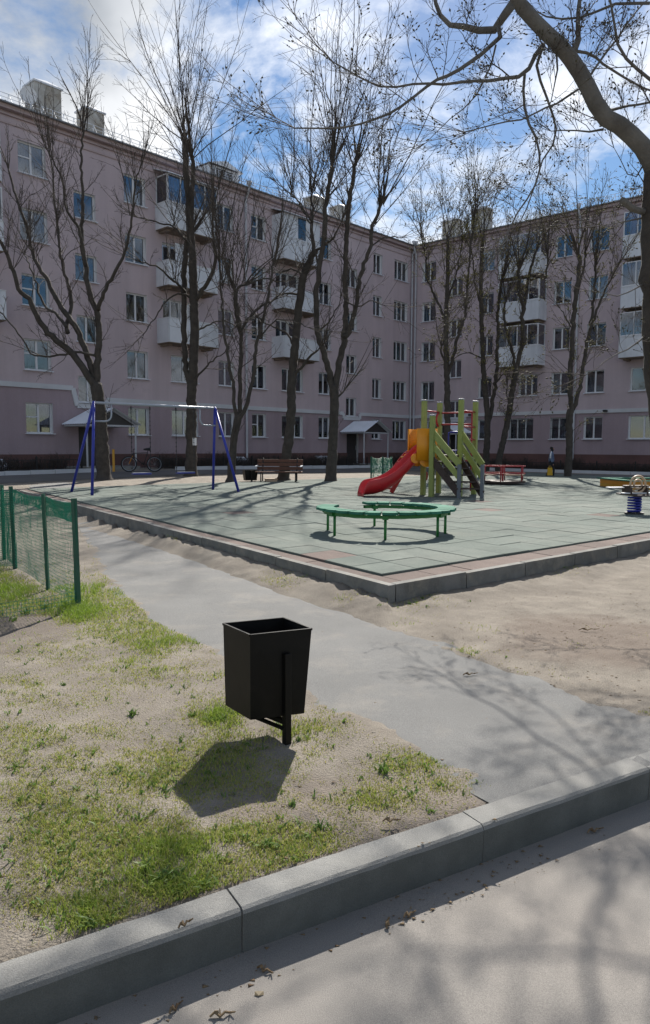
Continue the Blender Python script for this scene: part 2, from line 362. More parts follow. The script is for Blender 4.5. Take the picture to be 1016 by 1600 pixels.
def path_inside(x, y):                                     # >0 inside: metres to the nearer path edge, roughly
    x = np.asarray(x, float).ravel(); y = np.asarray(y, float).ravel(); best = np.full(x.shape, -9.0)
    mid = (_pl + _pr) / 2; hw = np.linalg.norm(_pr - _pl, axis=1) / 2
    for a in range(0, 240, 2):
        d = np.hypot(x - mid[a, 0], y - mid[a, 1])
        ax = (_pr[a] - _pl[a]) / (2 * hw[a]); s = (x - mid[a, 0]) * ax[0] + (y - mid[a, 1]) * ax[1]
        tt = np.abs(-(x - mid[a, 0]) * ax[1] + (y - mid[a, 1]) * ax[0])
        best = np.maximum(best, np.where(tt < .35, hw[a] - np.abs(s), -9))
    return best
def base_z(x, y):                                          # large relief of the courtyard
    x = np.asarray(x, float); y = np.asarray(y, float)
    far = sstep(13, 22, y)
    side = sstep(-.25, .3, x / np.maximum(y, 1))
    zf = .18 + (.33 * (1 - side) + .05 * side - .18) * sstep(20, 31, y)
    return far * zf * (1 - sstep(.18, .36, x / np.maximum(y, 1)) * sstep(26, 15, y))
def ground_z(x, y, micro=True):
    shp = np.shape(x); x = np.asarray(x, float).ravel(); y = np.asarray(y, float).ravel()
    z = base_z(x, y)
    a, b = pad_uv(x, y)
    dpad = np.maximum(np.maximum(-a, -b), 0) * SK          # outside the two near edges
    inpad = (a > .03) & (b > .03) & (a < PL - .05) & (b < PR - .05)
    near = (a < PL + .5) & (b < PR + .5)
    bank = np.where(near & ~inpad, .11 * sstep(.5, .0, dpad) * (.62 + .75 * fbm(x * 6.5, y * 6.5, 4)), 0) * sstep(20, 14, y)
    bank = np.where(b > a, bank * .55, bank)
    z = z + bank
    if micro:
        nf_ = sstep(22, 8, y)
        z = z + nf_ * ((fbm(x * 2.3, y * 2.3, 4) - .5) * .035 + (fbm(x * 14, y * 14, 3) - .5) * .016)
    pin = path_inside(x, y)
    z = z - .024 * sstep(-.01, .10, pin + (fbm(x * 4, y * 4, 3) - .5) * .16 + (fbm(x * 19, y * 19, 2) - .5) * .07)
    z = np.where(inpad, np.minimum(z, PADZ - .10), z)
    kd = kerb_d(x, y)
    z = np.where(kd > 0, z * sstep(.12, .45, kd) - .012 * sstep(.4, .15, kd), z)
    z = np.where(kd < .13, np.minimum(z, -.05), z)
    z = np.where(kd < .05, -.34, z)
    return z.reshape(shp)

# ------------------------------------------------------------------ ground, road, path
def axis(lo, hi, step, far_lo, far_hi):
    c = list(np.arange(lo, hi, step)); s = step; v = c[-1]; o = []
    while v < far_hi: s *= 1.16; v += s; o.append(v)
    s = step; v = c[0]; l = []
    while v > far_lo: s *= 1.16; v -= s; l.append(v)
    return np.array(l[::-1] + c + o)
gx = axis(-3.2, 5.0, .045, -600, 600); gy = axis(1.0, 9.5, .045, -60, 900)
GX, GY = np.meshgrid(gx, gy); GZ = ground_z(GX, GY)
vs = np.stack([GX.ravel(), GY.ravel(), GZ.ravel()], 1)
ny, nx = GX.shape; ii = np.arange((ny - 1) * nx).reshape(ny - 1, nx)[:, :-1].ravel()
fc = np.stack([ii, ii + 1, ii + nx + 1, ii + nx], 1)
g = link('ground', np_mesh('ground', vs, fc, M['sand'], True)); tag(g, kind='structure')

def road_sheet(name, p, q, off0, off1, z, m, n=60, k=8):   # strip along p->q between two offsets
    p = np.array(p, float); q = np.array(q, float); d = (q - p); L = np.linalg.norm(d); d /= L; nn = np.array([-d[1], d[0]])
    V = []; F = []
    for i in range(n + 1):
        for j in range(k + 1):
            P = p + d * L * i / n + nn * (off0 + (off1 - off0) * j / k)
            V.append((P[0], P[1], z if not callable(z) else float(z(P[0], P[1]))))
    for i in range(n):
        for j in range(k): F.append((i * (k + 1) + j, (i + 1) * (k + 1) + j, (i + 1) * (k + 1) + j + 1, i * (k + 1) + j + 1))
    o = link(name, np_mesh(name, np.array(V), np.array(F), m, True)); return tag(o, kind='structure')
ROADZ = -.15
road_sheet('road', KD0 - kdir * 40, KD0 + kdir * 40, -9, .02, lambda x, y: ROADZ + .012 * (float(fbm(x * .7, y * .7, 2)) - .5), M['road'], 400, 30)
# path mesh
tt = np.linspace(0, len(PATH_L) - 1, 170); pl, pr = path_sample(tt); cols = 14; V = []
ext = .10
for i in range(len(tt)):
    for j in range(cols + 1):
        f = -ext + (1 + 2 * ext) * j / cols; P = pl[i] * (1 - f) + pr[i] * f; V.append((P[0], P[1]))
V = np.array(V); bz = base_z(V[:, 0], V[:, 1]); e = np.tile(np.abs(np.linspace(-1, 1, cols + 1)), len(tt))
vz = bz - .002 - .03 * np.maximum(0, e - .82) + .006 * (fbm(V[:, 0] * 1.2, V[:, 1] * 1.2, 2) - .5)
F = np.array([(i * (cols + 1) + j, i * (cols + 1) + j + 1, (i + 1) * (cols + 1) + j + 1, (i + 1) * (cols + 1) + j) for i in range(len(tt) - 1) for j in range(cols)])
F = F[:, ::-1]
F = F[(kerb_d(V[:, 0], V[:, 1]) > .02)[F].all(1)]
tag(link('footpath', np_mesh('footpath', np.column_stack([V, vz]), F, M['asphalt'], True)), kind='structure')
# drive along the two wings
wl = CW - UW * 60; 
zd = lambda x, y: float(base_z(np.array([x]), np.array([y]))[0]) + .012
road_sheet('drive_by_left_wing', wl + VW * 6.7, CW + VW * 6.7 - UW * 6.7 + UW * 2, -2.0, 2.0, zd, M['drive'], 60, 4)
road_sheet('drive_by_right_wing', CW - UW * 9.5 + VW * 4.5, CW - UW * 9.5 + VW * 40, -2.5, 2.5, lambda x, y: zd(x, y) + .006, M['drive'], 60, 4)

# near kerb stones
kt = thing('road_kerb', 'concrete kerb between the sandy road and the lawn in the foreground', 'kerb', (KD0[0], KD0[1], 0), atan2(kdir[1], kdir[0]))
def kerb_mesh(L=.985, wd=.125):
    m = MB(); n = 14; prof = [(0.012, -.33), (0.0, -.02), (.004, -.008), (.014, -.001), (wd - .006, 0.0), (wd, -.006), (wd, -.33)]
    V = []; 
    for i in range(n + 1):
        x = L * i / n
        for (py, pz) in prof:
            j = (rnd.random() - .5)
            V.append((x, py + .003 * j * (pz > -.1), pz + (.0025 * (rnd.random() - .5) if pz > -.1 else 0)))
    k = len(prof); F = [(i * k + j, (i + 1) * k + j, (i + 1) * k + j + 1, i * k + j + 1) for i in range(n) for j in range(k - 1)]
    F += [tuple(range(k)), tuple(n * k + j for j in range(k - 1, -1, -1))]
    m.add(V, F)
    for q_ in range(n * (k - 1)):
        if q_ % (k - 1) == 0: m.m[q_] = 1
    return m
jm = MB(); jm.box(-9.2, .012, -.33, 16, .115, -.012); jm.build('joint_filler', M['kerb'], kt)
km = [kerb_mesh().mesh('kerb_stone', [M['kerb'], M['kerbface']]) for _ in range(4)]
for i in range(-9, 16):
    o = link('kerb_stone', km[i % 4], kt, (i * .990 + .004, 0, (rnd.random() - .5) * .006)); o.rotation_euler = (0, 0, (rnd.random() - .5) * .006)

# ------------------------------------------------------------------ playground pad
pad = thing('playground_pad', 'raised rubber tiled playground square edged with concrete kerb', 'playground', (0, 0, 0))
m = MB(); q = [pad_xy(.02, .02), pad_xy(PL, .02), pad_xy(PL, PR), pad_xy(.02, PR)]
m.add([(p[0], p[1], -.1) for p in q] + [(p[0], p[1], PADZ - .03) for p in q], [(4, 7, 6, 5)][:1] + [(0, 1, 5, 4), (1, 2, 6, 5), (2, 3, 7, 6), (3, 0, 4, 7)])
m.f[0] = (4, 5, 6, 7); m.build('joint_bed', M['subbase'], pad)
KW = .085 / SK
def slab_mesh(name, pts, z0, z1, m_, rough=.0):
    mb = MB(); n = len(pts); i_ = .006
    c = np.mean(pts, 0); top = [p + (c - p) / np.linalg.norm(c - p) * i_ for p in pts]
    V = [(p[0], p[1], z0) for p in pts] + [(p[0], p[1], z1 - .004) for p in pts] + [(p[0], p[1], z1) for p in top]
    F = [tuple(2 * n + i for i in range(n))] + [(i, (i + 1) % n, n + (i + 1) % n, n + i) for i in range(n)] + [(n + i, n + (i + 1) % n, 2 * n + (i + 1) % n, 2 * n + i) for i in range(n)]
    # orient up
    a, b_, c_ = [np.array(V[F[0][k]]) for k in (0, 1, 2)]
    if np.cross(b_ - a, c_ - b_)[2] < 0: F = [f[::-1] for f in F]
    mb.add(V, F); return mb.mesh(name, m_)
# kerb stones along both near edges (child pieces)
st = .995; g_ = .008
me_l = slab_mesh('kerb_stone', [np.array(p) for p in (dl * g_, dl * st, dl * st + dr * KW, dl * g_ + dr * KW)], -.22, .006, M['padkerb'])
me_r = slab_mesh('kerb_stone', [np.array(p) for p in (dr * g_, dr * st, dr * st + dl * KW, dr * g_ + dl * KW)], -.22, .006, M['padkerb'])
for i in range(int(PL)):
    p = KB + dl * (i * 1.0); link('kerb_stone', me_l, pad, (p[0], p[1], PADZ + (rnd.random() - .5) * .012))
for i in range(int(PR)):
    p = KB + dr * (i * 1.0 + KW); link('kerb_stone', me_r, pad, (p[0], p[1], PADZ + (rnd.random() - .5) * .012))
# brown border tiles
BL, BR = .23, .38                                          # border widths (left edge, right edge)
def tile_me(name, va, vb, z0, z1, m_): return slab_mesh(name, [np.array(p) for p in ((0, 0), va, va + vb, vb)], z0, z1, m_)
TL = .5
bt_l = tile_me('border_tile', dl * (TL - .006), dr * (BL - .006), -.05, 0, M['brown_tile'])
bt_r = tile_me('border_tile', dr * (TL - .006), dl * (BR - .006), -.05, 0, M['brown_tile'])
for i in range(int((PL - .1) / TL)):
    p = pad_xy(KW + .004 + i * TL, KW + .004); link('border_tile', bt_l, pad, (p[0], p[1], PADZ - .012 + (rnd.random() - .5) * .006))
for i in range(int((PR - 1) / TL)):
    p = pad_xy(KW + .004, KW + BL + .004 + i * TL); link('border_tile', bt_r, pad, (p[0], p[1], PADZ - .012 + (rnd.random() - .5) * .006))
# green tiles: 300 nearest as pieces, the rest joined
ta = tile_me('rubber_tile', dl * (TL - .006), dr * (TL - .006), -.06, 0, M['tile'])
tb = tile_me('rubber_tile', dl * (TL - .006), dr * (TL - .006), -.06, 0, M['brown_tile'])
a0, b0 = KW + BR + .012, KW + BL + .012
tiles = []
for i in range(int((PL - a0 - .1) / TL)):
    for j in range(int((PR - b0 - .1) / TL)):
        a_ = a0 + i * TL; b_ = b0 + j * TL; P = pad_xy(a_ + TL / 2, b_ + TL / 2); x, y = px_of((P[0], P[1], PADZ))
        vis = -30 < x < 1046
        tiles.append(((0 if vis else 1), P[1], a_, b_))
tiles.sort(); far = MB()
for n_, (vv, _, a_, b_) in enumerate(tiles):
    p = pad_xy(a_, b_); z = PADZ + .012 + (rnd.random() - .5) * .007
    if n_ < 298 and vv == 0:
        brown = (rnd.random() < .012)
        o = link('rubber_tile', tb if brown else ta, pad, (p[0], p[1], z)); o.rotation_euler = ((rnd.random() - .5) * .008, (rnd.random() - .5) * .008, 0)
    else:
        e1, e2 = dl * (TL - .008), dr * (TL - .008); qs = [p, p + e1, p + e1 + e2, p + e2][::-1]
        far.add([(t[0], t[1], z) for t in qs] + [(t[0], t[1], z - .05) for t in qs], [(0, 1, 2, 3), (0, 4, 5, 1), (1, 5, 6, 2), (2, 6, 7, 3), (3, 7, 4, 0)])
fo = far.build('rubber_tile_field', M['tile'], pad); fo['kind'] = 'stuff'

# ------------------------------------------------------------------ apartment blocks
SILL0, STOREY, WH = 1.96, 2.8, 1.36
EAVE = 15.75
_wcache = {}
def window_meshes(wd, h, style):
    key = (round(wd, 2), round(h, 2), style)
    if key in _wcache: return _wcache[key]
    fr = MB(); t = .065; dp = .07
    fr.box(0, 0, 0, t, dp, h); fr.box(wd - t, 0, 0, wd, dp, h); fr.box(t, 0, 0, wd - t, dp, t); fr.box(t, 0, h - t, wd - t, dp, h)
    nm = {'two': 1, 'three': 2, 'tr': 1, 'one': 0, 'off': 1}[style]
    xs = [t]; 
    if style == 'off': cuts = [wd * .38]
    else: cuts = [wd * (i + 1) / (nm + 1) for i in range(nm)]
    for c_ in cuts: fr.box(c_ - .045, -.004, t, c_ + .045, dp, h - t)
    if style == 'tr': fr.box(t, -.003, h * .52, cuts[0] - .045, dp, h * .52 + .06)
    edges = [t] + [v for c_ in cuts for v in (c_ - .045, c_ + .045)] + [wd - t]
    panes = []
    for i in range(0, len(edges), 2):
        p = MB(); p.box(edges[i], .030, t, edges[i + 1], .038, h - t); panes.append(p.mesh('pane', M['glass']))
    sl_ = MB(); sl_.box(-.06, -.18, -.035, wd + .06, .02, 0.0)
    r = (fr.mesh('window', M['white']), panes, sl_.mesh('sill', M['zinc']), edges)
    _wcache[key] = r; return r
def add_window(B, s0, z, wd, h, style, depth=.14, curtain=None):
    fme, panes, sme, edges = window_meshes(wd, h, style)
    f = link('window', fme, B, (s0, depth, z))
    for p in panes: link('pane', p, f)
    link('sill', sme, f, (0, -depth + .05, 0))
    cu = rnd.random() * 1.3 if curtain is None else curtain
    if cu < .75:
        spans = []
        if cu < .28: spans = [(0.02, wd * .30), (wd * .72, wd - .02)]
        elif cu < .48: spans = [(.02, wd * .5)]
        elif cu < .62: spans = [(wd * .48, wd - .02)]
        else: spans = [(.02, wd - .02)]
        for a, b in spans:
            n = max(4, int((b - a) / .05)); V = []
            top = h - .02 if cu < .68 else h; bot = .02 if cu < .68 else h * .35
            for i in range(n + 1):
                x = a + (b - a) * i / n; y = .16 + .025 * sin(i * 2.1)
                V += [(x, y, bot), (x, y, top)]
            c_ = MB(); c_.add(V, [(2 * i, 2 * i + 2, 2 * i + 3, 2 * i + 1) for i in range(n)]); c_.build('curtain', M['curtain'], f)
    return f

def facade(B, x0, x1, openings, band_fn, zt=EAVE):
    """wall with real openings; openings = (s0, s1, z0, z1)"""
    xs = sorted(set([x0, x1] + [v for o in openings for v in o[:2]])); zs = sorted(set([-.6, zt] + [v for o in openings for v in o[2:]] + [3.66, 4.05]))
    m = MB()
    for i in range(len(xs) - 1):
        for j in range(len(zs) - 1):
            a, b, c_, d = xs[i], xs[i + 1], zs[j], zs[j + 1]; mx_, mz = (a + b) / 2, (c_ + d) / 2
            if any(o[0] < mx_ < o[1] and o[2] < mz < o[3] for o in openings): continue
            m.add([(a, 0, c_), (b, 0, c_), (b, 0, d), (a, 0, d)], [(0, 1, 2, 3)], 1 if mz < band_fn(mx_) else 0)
    for (a, b, c_, d) in openings:
        R = .32
        m.add([(a, 0, c_), (a, R, c_), (a, R, d), (a, 0, d)], [(0, 1, 2, 3)], 2); m.add([(b, 0, c_), (b, 0, d), (b, R, d), (b, R, c_)], [(0, 1, 2, 3)], 2)
        m.add([(a, 0, d), (a, R, d), (b, R, d), (b, 0, d)], [(0, 1, 2, 3)], 2); m.add([(a, 0, c_), (b, 0, c_), (b, R, c_), (a, R, c_)], [(0, 1, 2, 3)], 2)
    return m

def pane_frame(parent, name, x0, x1, y, z0, z1, n, side=None):     # glazed screen parallel to wall (or to y if side given)
    m = MB(); t = .05
    def bx_(a, b, c_, d):
        if side is None: m.box(a, y - .03, c_, b, y + .03, d)
        else: m.box(side - .03, a, c_, side + .03, b, d)
    bx_(x0, x1, z0, z0 + t); bx_(x0, x1, z1 - t, z1)
    for i in range(n + 1):
        x = x0 + (x1 - x0 - t) * i / n; bx_(x, x + t, z0 + t, z1 - t)
    m.build('glazing_frame', M['white'], parent)
    for i in range(n):
        p = MB(); a = x0 + t + (x1 - x0 - t) * i / n; b = x0 + (x1 - x0 - t) * (i + 1) / n
        if side is None: p.box(a, y - .004, z0 + t, b, y + .004, z1 - t)
        else: p.box(side - .004, a, z0 + t, side + .004, b, z1 - t)
        p.build('pane', M['glass'], parent)
def balcony(B, s0, s1, zf, kind, npan=3):
    dp = 1.0; sb = MB(); sb.box(s0, -dp, zf - .14, s1, 0.0, zf)
    sb.box(s0 + .15, -dp * .75, zf - .24, s0 + .35, 0, zf - .142); sb.box(s1 - .35, -dp * .75, zf - .24, s1 - .15, 0, zf - .142)
    o = sb.build('balcony', M['slab'], B)
    ph = 1.08; z0 = zf + .0; n = npan
    for i in range(n):
        a = s0 + (s1 - s0) * i / n; b = s0 + (s1 - s0) * (i + 1) / n
        p = MB(); p.box(a + .004, -dp - .035, zf - .10, b - .004, -dp + .0, zf + ph); p.build('parapet_panel', M['balc'], o)
    for sx in (s0, s1):
        p = MB(); xx = sx - .035 if sx == s0 else sx; p.box(xx, -dp + .003, zf - .10, xx + .035, -.002, zf + ph); p.build('parapet_panel', M['balc'], o)
    r = MB(); r.bar((s0 - .03, -dp - .02, zf + ph + .02), (s1 + .03, -dp - .02, zf + ph + .02), .07, .035)
    for sx in (s0 - .015, s1 + .015): r.bar((sx, -dp + .02, zf + ph + .02), (sx, 0, zf + ph + .02), .07, .035)
    r.build('handrail', M['white'], o)
    top = zf + 2.45
    if kind in ('glazed', 'glazedroof'):
        pane_frame(o, '', s0, s1, -dp, zf + ph + .04, top, n + 1)
        pane_frame(o, '', -dp + .03, -.02, 0, zf + ph + .04, top, 1, side=s0 + .03)
        pane_frame(o, '', -dp + .03, -.02, 0, zf + ph + .04, top, 1, side=s1 - .03)
    if kind == 'siding':
        for (a, b) in ((s0, s0 + (s1 - s0) * .36), (s0 + (s1 - s0) * .62, s1)):
            p = MB(); k = max(2, int((b - a) / .12))
            for i in range(k): p.box(a + (b - a) * i / k + .003, -dp - .02, zf + ph + .04, a + (b - a) * (i + 1) / k - .003, -dp + .01, top)
            p.build('siding', M['balc'], o)
        pane_frame(o, '', s0 + (s1 - s0) * .36, s0 + (s1 - s0) * .62, -dp, zf + ph + .04, top, 1)
        for sx in (s0 + .02, s1 - .02):
            p = MB(); p.box(sx - .02, -dp + .02, zf + ph + .04, sx + .02, 0, top); p.build('siding', M['balc'], o)
    if kind in ('glazedroof', 'siding'):
        p = MB(); p.add([(s0 - .12, -dp - .22, top), (s1 + .12, -dp - .22, top), (s1 + .12, 0, top + .42), (s0 - .12, 0, top + .42), (s0 - .12, -dp - .22, top - .04), (s1 + .12, -dp - .22, top - .04), (s1 + .12, 0, top + .38), (s0 - .12, 0, top + .38)],
                         [(0, 1, 2, 3), (7, 6, 5, 4), (0, 4, 5, 1), (1, 5, 6, 2), (3, 2, 6, 7), (0, 3, 7, 4)]); p.build('canopy_roof', M['zinc'], o)
    if kind == 'screen':
        p = MB(); p.box(s0 + .9, -.35, zf + .9, s0 + 1.75, -.32, zf + 2.2); p.build('screen', M['balc'], o)
    return o
def chimney(B, s, y, wd, dp, z0, z1):
    m = MB(); m.box(s, y, z0, s + wd, y + dp, z1); o = m.build('chimney', M['chim'], B, bevel=.02)
    c_ = MB(); c_.box(s - .07, y - .07, z1, s + wd + .07, y + dp + .07, z1 + .07); c_.add([(s - .07, y - .07, z1 + .07), (s + wd + .07, y - .07, z1 + .07), (s + wd + .07, y + dp + .07, z1 + .07), (s - .07, y + dp + .07, z1 + .07), (s + wd * .5, y + .1, z1 + .24), (s + wd * .5, y + dp - .1, z1 + .24)],
        [(0, 1, 4), (1, 2, 5, 4), (2, 3, 5), (3, 0, 4, 5)])
    c_.build('chimney_cap', M['zinc'], o); return o
def drainpipe(B, s, z0=.55, z1=15.2):
    m = MB(); m.tube([(s, -.42, EAVE + .12), (s, -.40, EAVE - .12), (s, -.34, EAVE - .3), (s, -.14, z1), (s, -.13, z1 - .3), (s, -.13, z0 + .25), (s, -.15, z0 + .12), (s, -.32, z0)], .065, 10)
    m.tube([(s, -.43, EAVE + .02), (s, -.43, EAVE + .28)], [.08, .15], 10)
    o = m.build('drainpipe', M['pipe'], B, True)
    c_ = MB()
    for z in np.arange(z0 + .9, z1, 1.9): c_.torus((s, -.13, z), .068, .014, n=10, m=4)
    c_.build('pipe_clamps', M['pipe'], o)
def wing(B, x0, x1, cols, stairs, doors, balcs, band_pts, band_fn, pipes, chims, depth=12, extra=()):
    ops = []; wins = []
    for (a, b, rows, style) in cols:
        for k in rows:
            z = SILL0 + STOREY * k; ops.append((a, b, z, z + WH)); wins.append((a, z, b - a, WH, style))
    for (a, b) in stairs:
        for k in range(4):
            z = 3.45 + STOREY * k; ops.append((a, b, z, z + 1.22)); wins.append((a, z, b - a, 1.22, 'two'))
    for (a, b, z, h, st_) in extra: ops.append((a, b, z, z + h)); wins.append((a, z, b - a, h, st_))
    for (a, b) in doors: ops.append((a, b, .3, 2.35))
    for (a, b, kinds) in balcs:                                     # door + window behind each balcony
        for k in kinds:
            zf = SILL0 + STOREY * k - .84; c_ = (a + b) / 2
            ops.append((c_ - .1, c_ + .75, zf + .05, SILL0 + STOREY * k + WH)); ops.append((c_ - 1.2, c_ - .1001, SILL0 + STOREY * k, SILL0 + STOREY * k + WH))
            wins.append((c_ - .1, zf + .05, .85, .79 + WH, 'one')); wins.append((c_ - 1.2, SILL0 + STOREY * k, 1.0999, WH, 'two'))
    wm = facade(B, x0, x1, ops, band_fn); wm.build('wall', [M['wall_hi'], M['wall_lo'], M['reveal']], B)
    for q_ in wins: add_window(B, *q_)
    for (a, b) in doors:
        d = MB(); d.box(a, .16, .3, b, .22, 2.35); do = d.build('door', M['door'], B)
        h_ = MB(); h_.tube([(b - .15, .10, 1.2), (b - .15, .10, 1.5)], .015, 6); h_.build('handle', M['galv'], do)
        h_ = MB(); h_.box(a + .08, .145, .5, b - .08, .158, 1.2); h_.box(a + .08, .145, 1.35, b - .08, .158, 2.2); h_.build('door_panel', M['door'], do)
    # dark rooms behind the panes: slabs per floor and a back wall
    r = MB(); r.add([(x0, 3.2, 0), (x1, 3.2, 0), (x1, 3.2, EAVE), (x0, 3.2, EAVE)], [(0, 1, 2, 3)])
    for k in range(6):
        z = SILL0 + STOREY * k - .9; r.box(x0 + .02, .33, z - .15, x1 - .02, 3.19, z)
    for xx in np.arange(x0 + 1.5, x1, 3.0): r.box(xx - .05, .33, 0, xx + .05, 3.19, EAVE - .05)
    r.build('rooms', M['room'], B)
    s = MB()                                                        # outer shell
    s.add([(x0, 0.0, -.6), (x0, depth, -.6), (x0, depth, EAVE), (x0, 0.0, EAVE), (x1, 0, -.6), (x1, depth, -.6), (x1, depth, EAVE), (x1, 0, EAVE)], [(0, 1, 2, 3), (1, 5, 6, 2), (5, 4, 7, 6)])
    s.build('side_walls', M['wall_hi'], B)
    p = MB()
    segs = []; cur = x0
    for (a, b) in sorted(doors): segs.append((cur, a)); cur = b
    segs.append((cur, x1))
    for (a, b) in segs: p.box(a, -.06, -.5, b, -.001, 1.02)
    p.build('plinth', M['plinth'], B)
    # cornice steps
    for i, (o_, za, zb) in enumerate(((.05, 15.0, 15.07), (.10, 15.34, 15.42), (.30, 15.52, 15.68))):
        c_ = MB(); c_.box(x0, -o_, za, x1, -.001, zb); c_.build('cornice', M['cornice'], B)
    rf = MB(); rd = depth / 2; rz_ = EAVE + rd * tan(radians(17))
    rf.add([(x0, -.45, EAVE - .02), (x1, -.45, EAVE - .02), (x1, rd, rz_), (x0, rd, rz_), (x1, depth + .4, EAVE), (x0, depth + .4, EAVE)], [(0, 1, 2, 3), (3, 2, 4, 5)])
    rf.box(x0, -.47, EAVE - .07, x1, -.001, EAVE - .022)
    ro = rf.build('roof', M['roof'], B)
    sm = MB()
    for xx in np.arange(x0 + .3, x1, .62): sm.bar((xx, -.44, EAVE + .0), (xx, rd, rz_ + .015), .02, .04)
    sm.build('standing_seams', M['roof'], ro)
    gr = MB()                                                       # roof guard rail
    for xx in np.arange(x0 + .2, x1, .5):
        gr.bar((xx, .15, EAVE + .17), (xx + .12, .3, EAVE + .62), .02, .02); gr.bar((xx + .24, .15, EAVE + .17), (xx + .12, .3, EAVE + .62), .02, .02)
    gr.bar((x0, .3, EAVE + .62), (x1, .3, EAVE + .62), .02, .02); gr.bar((x0, .22, EAVE + .42), (x1, .22, EAVE + .42), .015, .015)
    gr.build('roof_rail', M['zinc'], ro)
    bm_ = MB()                                                      # white string course following its steps
    for pts in band_pts:
        for (a, b) in zip(pts[:-1], pts[1:]):
            dx, dz = b[0] - a[0], b[1] - a[1]; L_ = sqrt(dx * dx + dz * dz); nx_, nz_ = -dz / L_ * .11, dx / L_ * .11; ex, ez = dx / L_ * .1, dz / L_ * .1
            q_ = [(a[0] - nx_ , a[1] - nz_), (b[0] - nx_ , b[1] - nz_), (b[0] + nx_ , b[1] + nz_), (a[0] + nx_, a[1] + nz_)]
            bm_.prism(q_, -.075 - (.004 * (pts.index(a) % 2)), -.001)
    bm_.build('string_course', M['band'], B)
    for (a, b, kinds) in balcs:
        for k, kd_ in kinds.items(): balcony(B, a, b, SILL0 + STOREY * k - .84, kd_)
    for s_ in pipes: drainpipe(B, s_)
    return [chimney(B, *c_) for c_ in chims]

BL_ = thing('apartment_block', 'long pink five storey block receding from the left edge', 'building', (CW[0], CW[1], 0), pi / 2 - AW, 'wings of the pink housing block')
R5 = range(5)
cols_l = [(-29.0, -27.75, R5, 'tr'), (-23.8, -22.6, R5, 'two'), (-21.2, -19.5, (0, 1), 'two'), (-18.05, -16.95, R5, 'two'), (-15.6, -14.5, R5, 'tr'),
          (-13.2, -11.4, (0, 1), 'three'), (-9.95, -8.85, R5, 'two'), (-4.55, -3.6, R5, 'two'), (-2.2, -.62, R5, 'three'), (-32.6, -31.2, (0, 1), 'two')]
bandl = lambda x: 4.05 if x < -26.5 else 3.66
ch = wing(BL_, -38, 0, cols_l, [(-26.45, -25.35), (-7.3, -6.25)], [(-26.5, -25.2), (-7.2, -6.0)],
     [(-33.3, -30.2, {2: 'open', 3: 'glazed', 4: 'glazed'}), (-22.0, -18.9, {2: 'open', 3: 'screen', 4: 'glazedroof'}), (-14.0, -11.0, {2: 'open', 3: 'open', 4: 'siding'})],
     [[(-38, 4.08), (-26.75, 4.08), (-26.55, 3.28), (-25.0, 3.28), (-25.0, 3.62), (-7.6, 3.62), (-7.6, 3.30), (-5.9, 3.30), (-5.9, 3.62), (0, 3.62)]], bandl, [-16.12, -.25],
     [(-27.35, 1.6, 1.3, 1.0, 15.6, 18.0), (-24.75, 1.7, 1.0, .9, 15.6, 17.7), (-8.7, 1.7, 1.2, .9, 15.6, 17.55), (-6.2, 1.7, 1.2, .9, 15.6, 17.55)])
# satellite dish on the first chimney, dormer on the roof
ds = MB(); V = []; F = []; n = 20; R_ = .38
for i in range(6):
    r_ = R_ * i / 5
    for k in range(n): a = 2 * pi * k / n; V.append((r_ * cos(a), .35 * r_ * r_, r_ * sin(a)))
F = [(i * n + k, i * n + (k + 1) % n, (i + 1) * n + (k + 1) % n, (i + 1) * n + k) for i in range(5) for k in range(n)]
V = [(p[0] * .9 - .3 * p[1] - 27.7, 1.5 - p[1] - .3 * p[0], p[2] + 17.2) for p in V]
ds.add(V, F); dish = ds.build('satellite_dish', M['white'], BL_, True)
arm = MB(); arm.tube([(-27.55, 1.9, 16.9), (-27.8, 1.8, 17.15)], .03, 6); arm.tube([(-27.85, 1.75, 16.85), (-28.1, 1.3, 17.05)], .015, 5); arm.build('dish_arm', M['galv'], dish)
dm = MB(); dx0, dx1 = -18.0, -15.9; dm.box(dx0, .7, 15.7, dx1, 3.2, 16.75); dm.add([(dx0 - .15, .5, 16.75), (dx1 + .2, .5, 16.75), (dx1 + .2, 3.6, 16.85), (dx0 - .15, 3.6, 16.85), ((dx0 + dx1) / 2, .5, 17.1), ((dx0 + dx1) / 2, 3.6, 17.2)], [(0, 1, 4), (1, 2, 5, 4), (2, 3, 5), (3, 0, 4, 5)])
do_ = dm.build('dormer', M['zinc'], BL_); lv = MB()
for i in range(6): lv.bar((dx0 + .5, .68, 16.15 + i * .09), (dx1 - .5, .68, 16.15 + i * .09), .04, .05)
lv.build('louvre', M['door'], do_)

BR_ = thing('apartment_block', 'pink five storey wing facing the camera at the right behind the carousel', 'building', (CW[0], CW[1], 0), -AW, 'wings of the pink housing block')
cols_r = [(.85, 2.0, R5, 'two'), (5.6, 6.6, R5, 'two'), (7.95, 9.7, (0,), 'three'), (8.6, 9.9, (1,), 'three'), (10.85, 11.95, R5, 'two'), (13.05, 14.2, R5, 'two'), (15.75, 17.5, (0, 1), 'two')]
wing(BR_, 0, 26, cols_r, [(3.2, 4.2)], [(3.1, 4.3)],
     [(7.5, 10.35, {2: 'glazed', 3: 'glazed', 4: 'glazed'}), (15.4, 18.5, {2: 'glazed', 3: 'glazed', 4: 'glazed'})],
     [[(0, 3.62), (2.8, 3.62), (2.8, 3.3), (4.6, 3.3), (4.6, 3.64), (26, 3.64)]], lambda x: 3.66, [.35, 12.45],
     [(1.3, 1.7, 1.2, .9, 15.6, 17.6), (3.7, 1.7, 1.2, .9, 15.6, 17.9)])
cw = MB(); cw.box(-12, .0, -.6, -.003, 12, EAVE); cwo = cw.build('corner_block', M['wall_hi'], BR_)

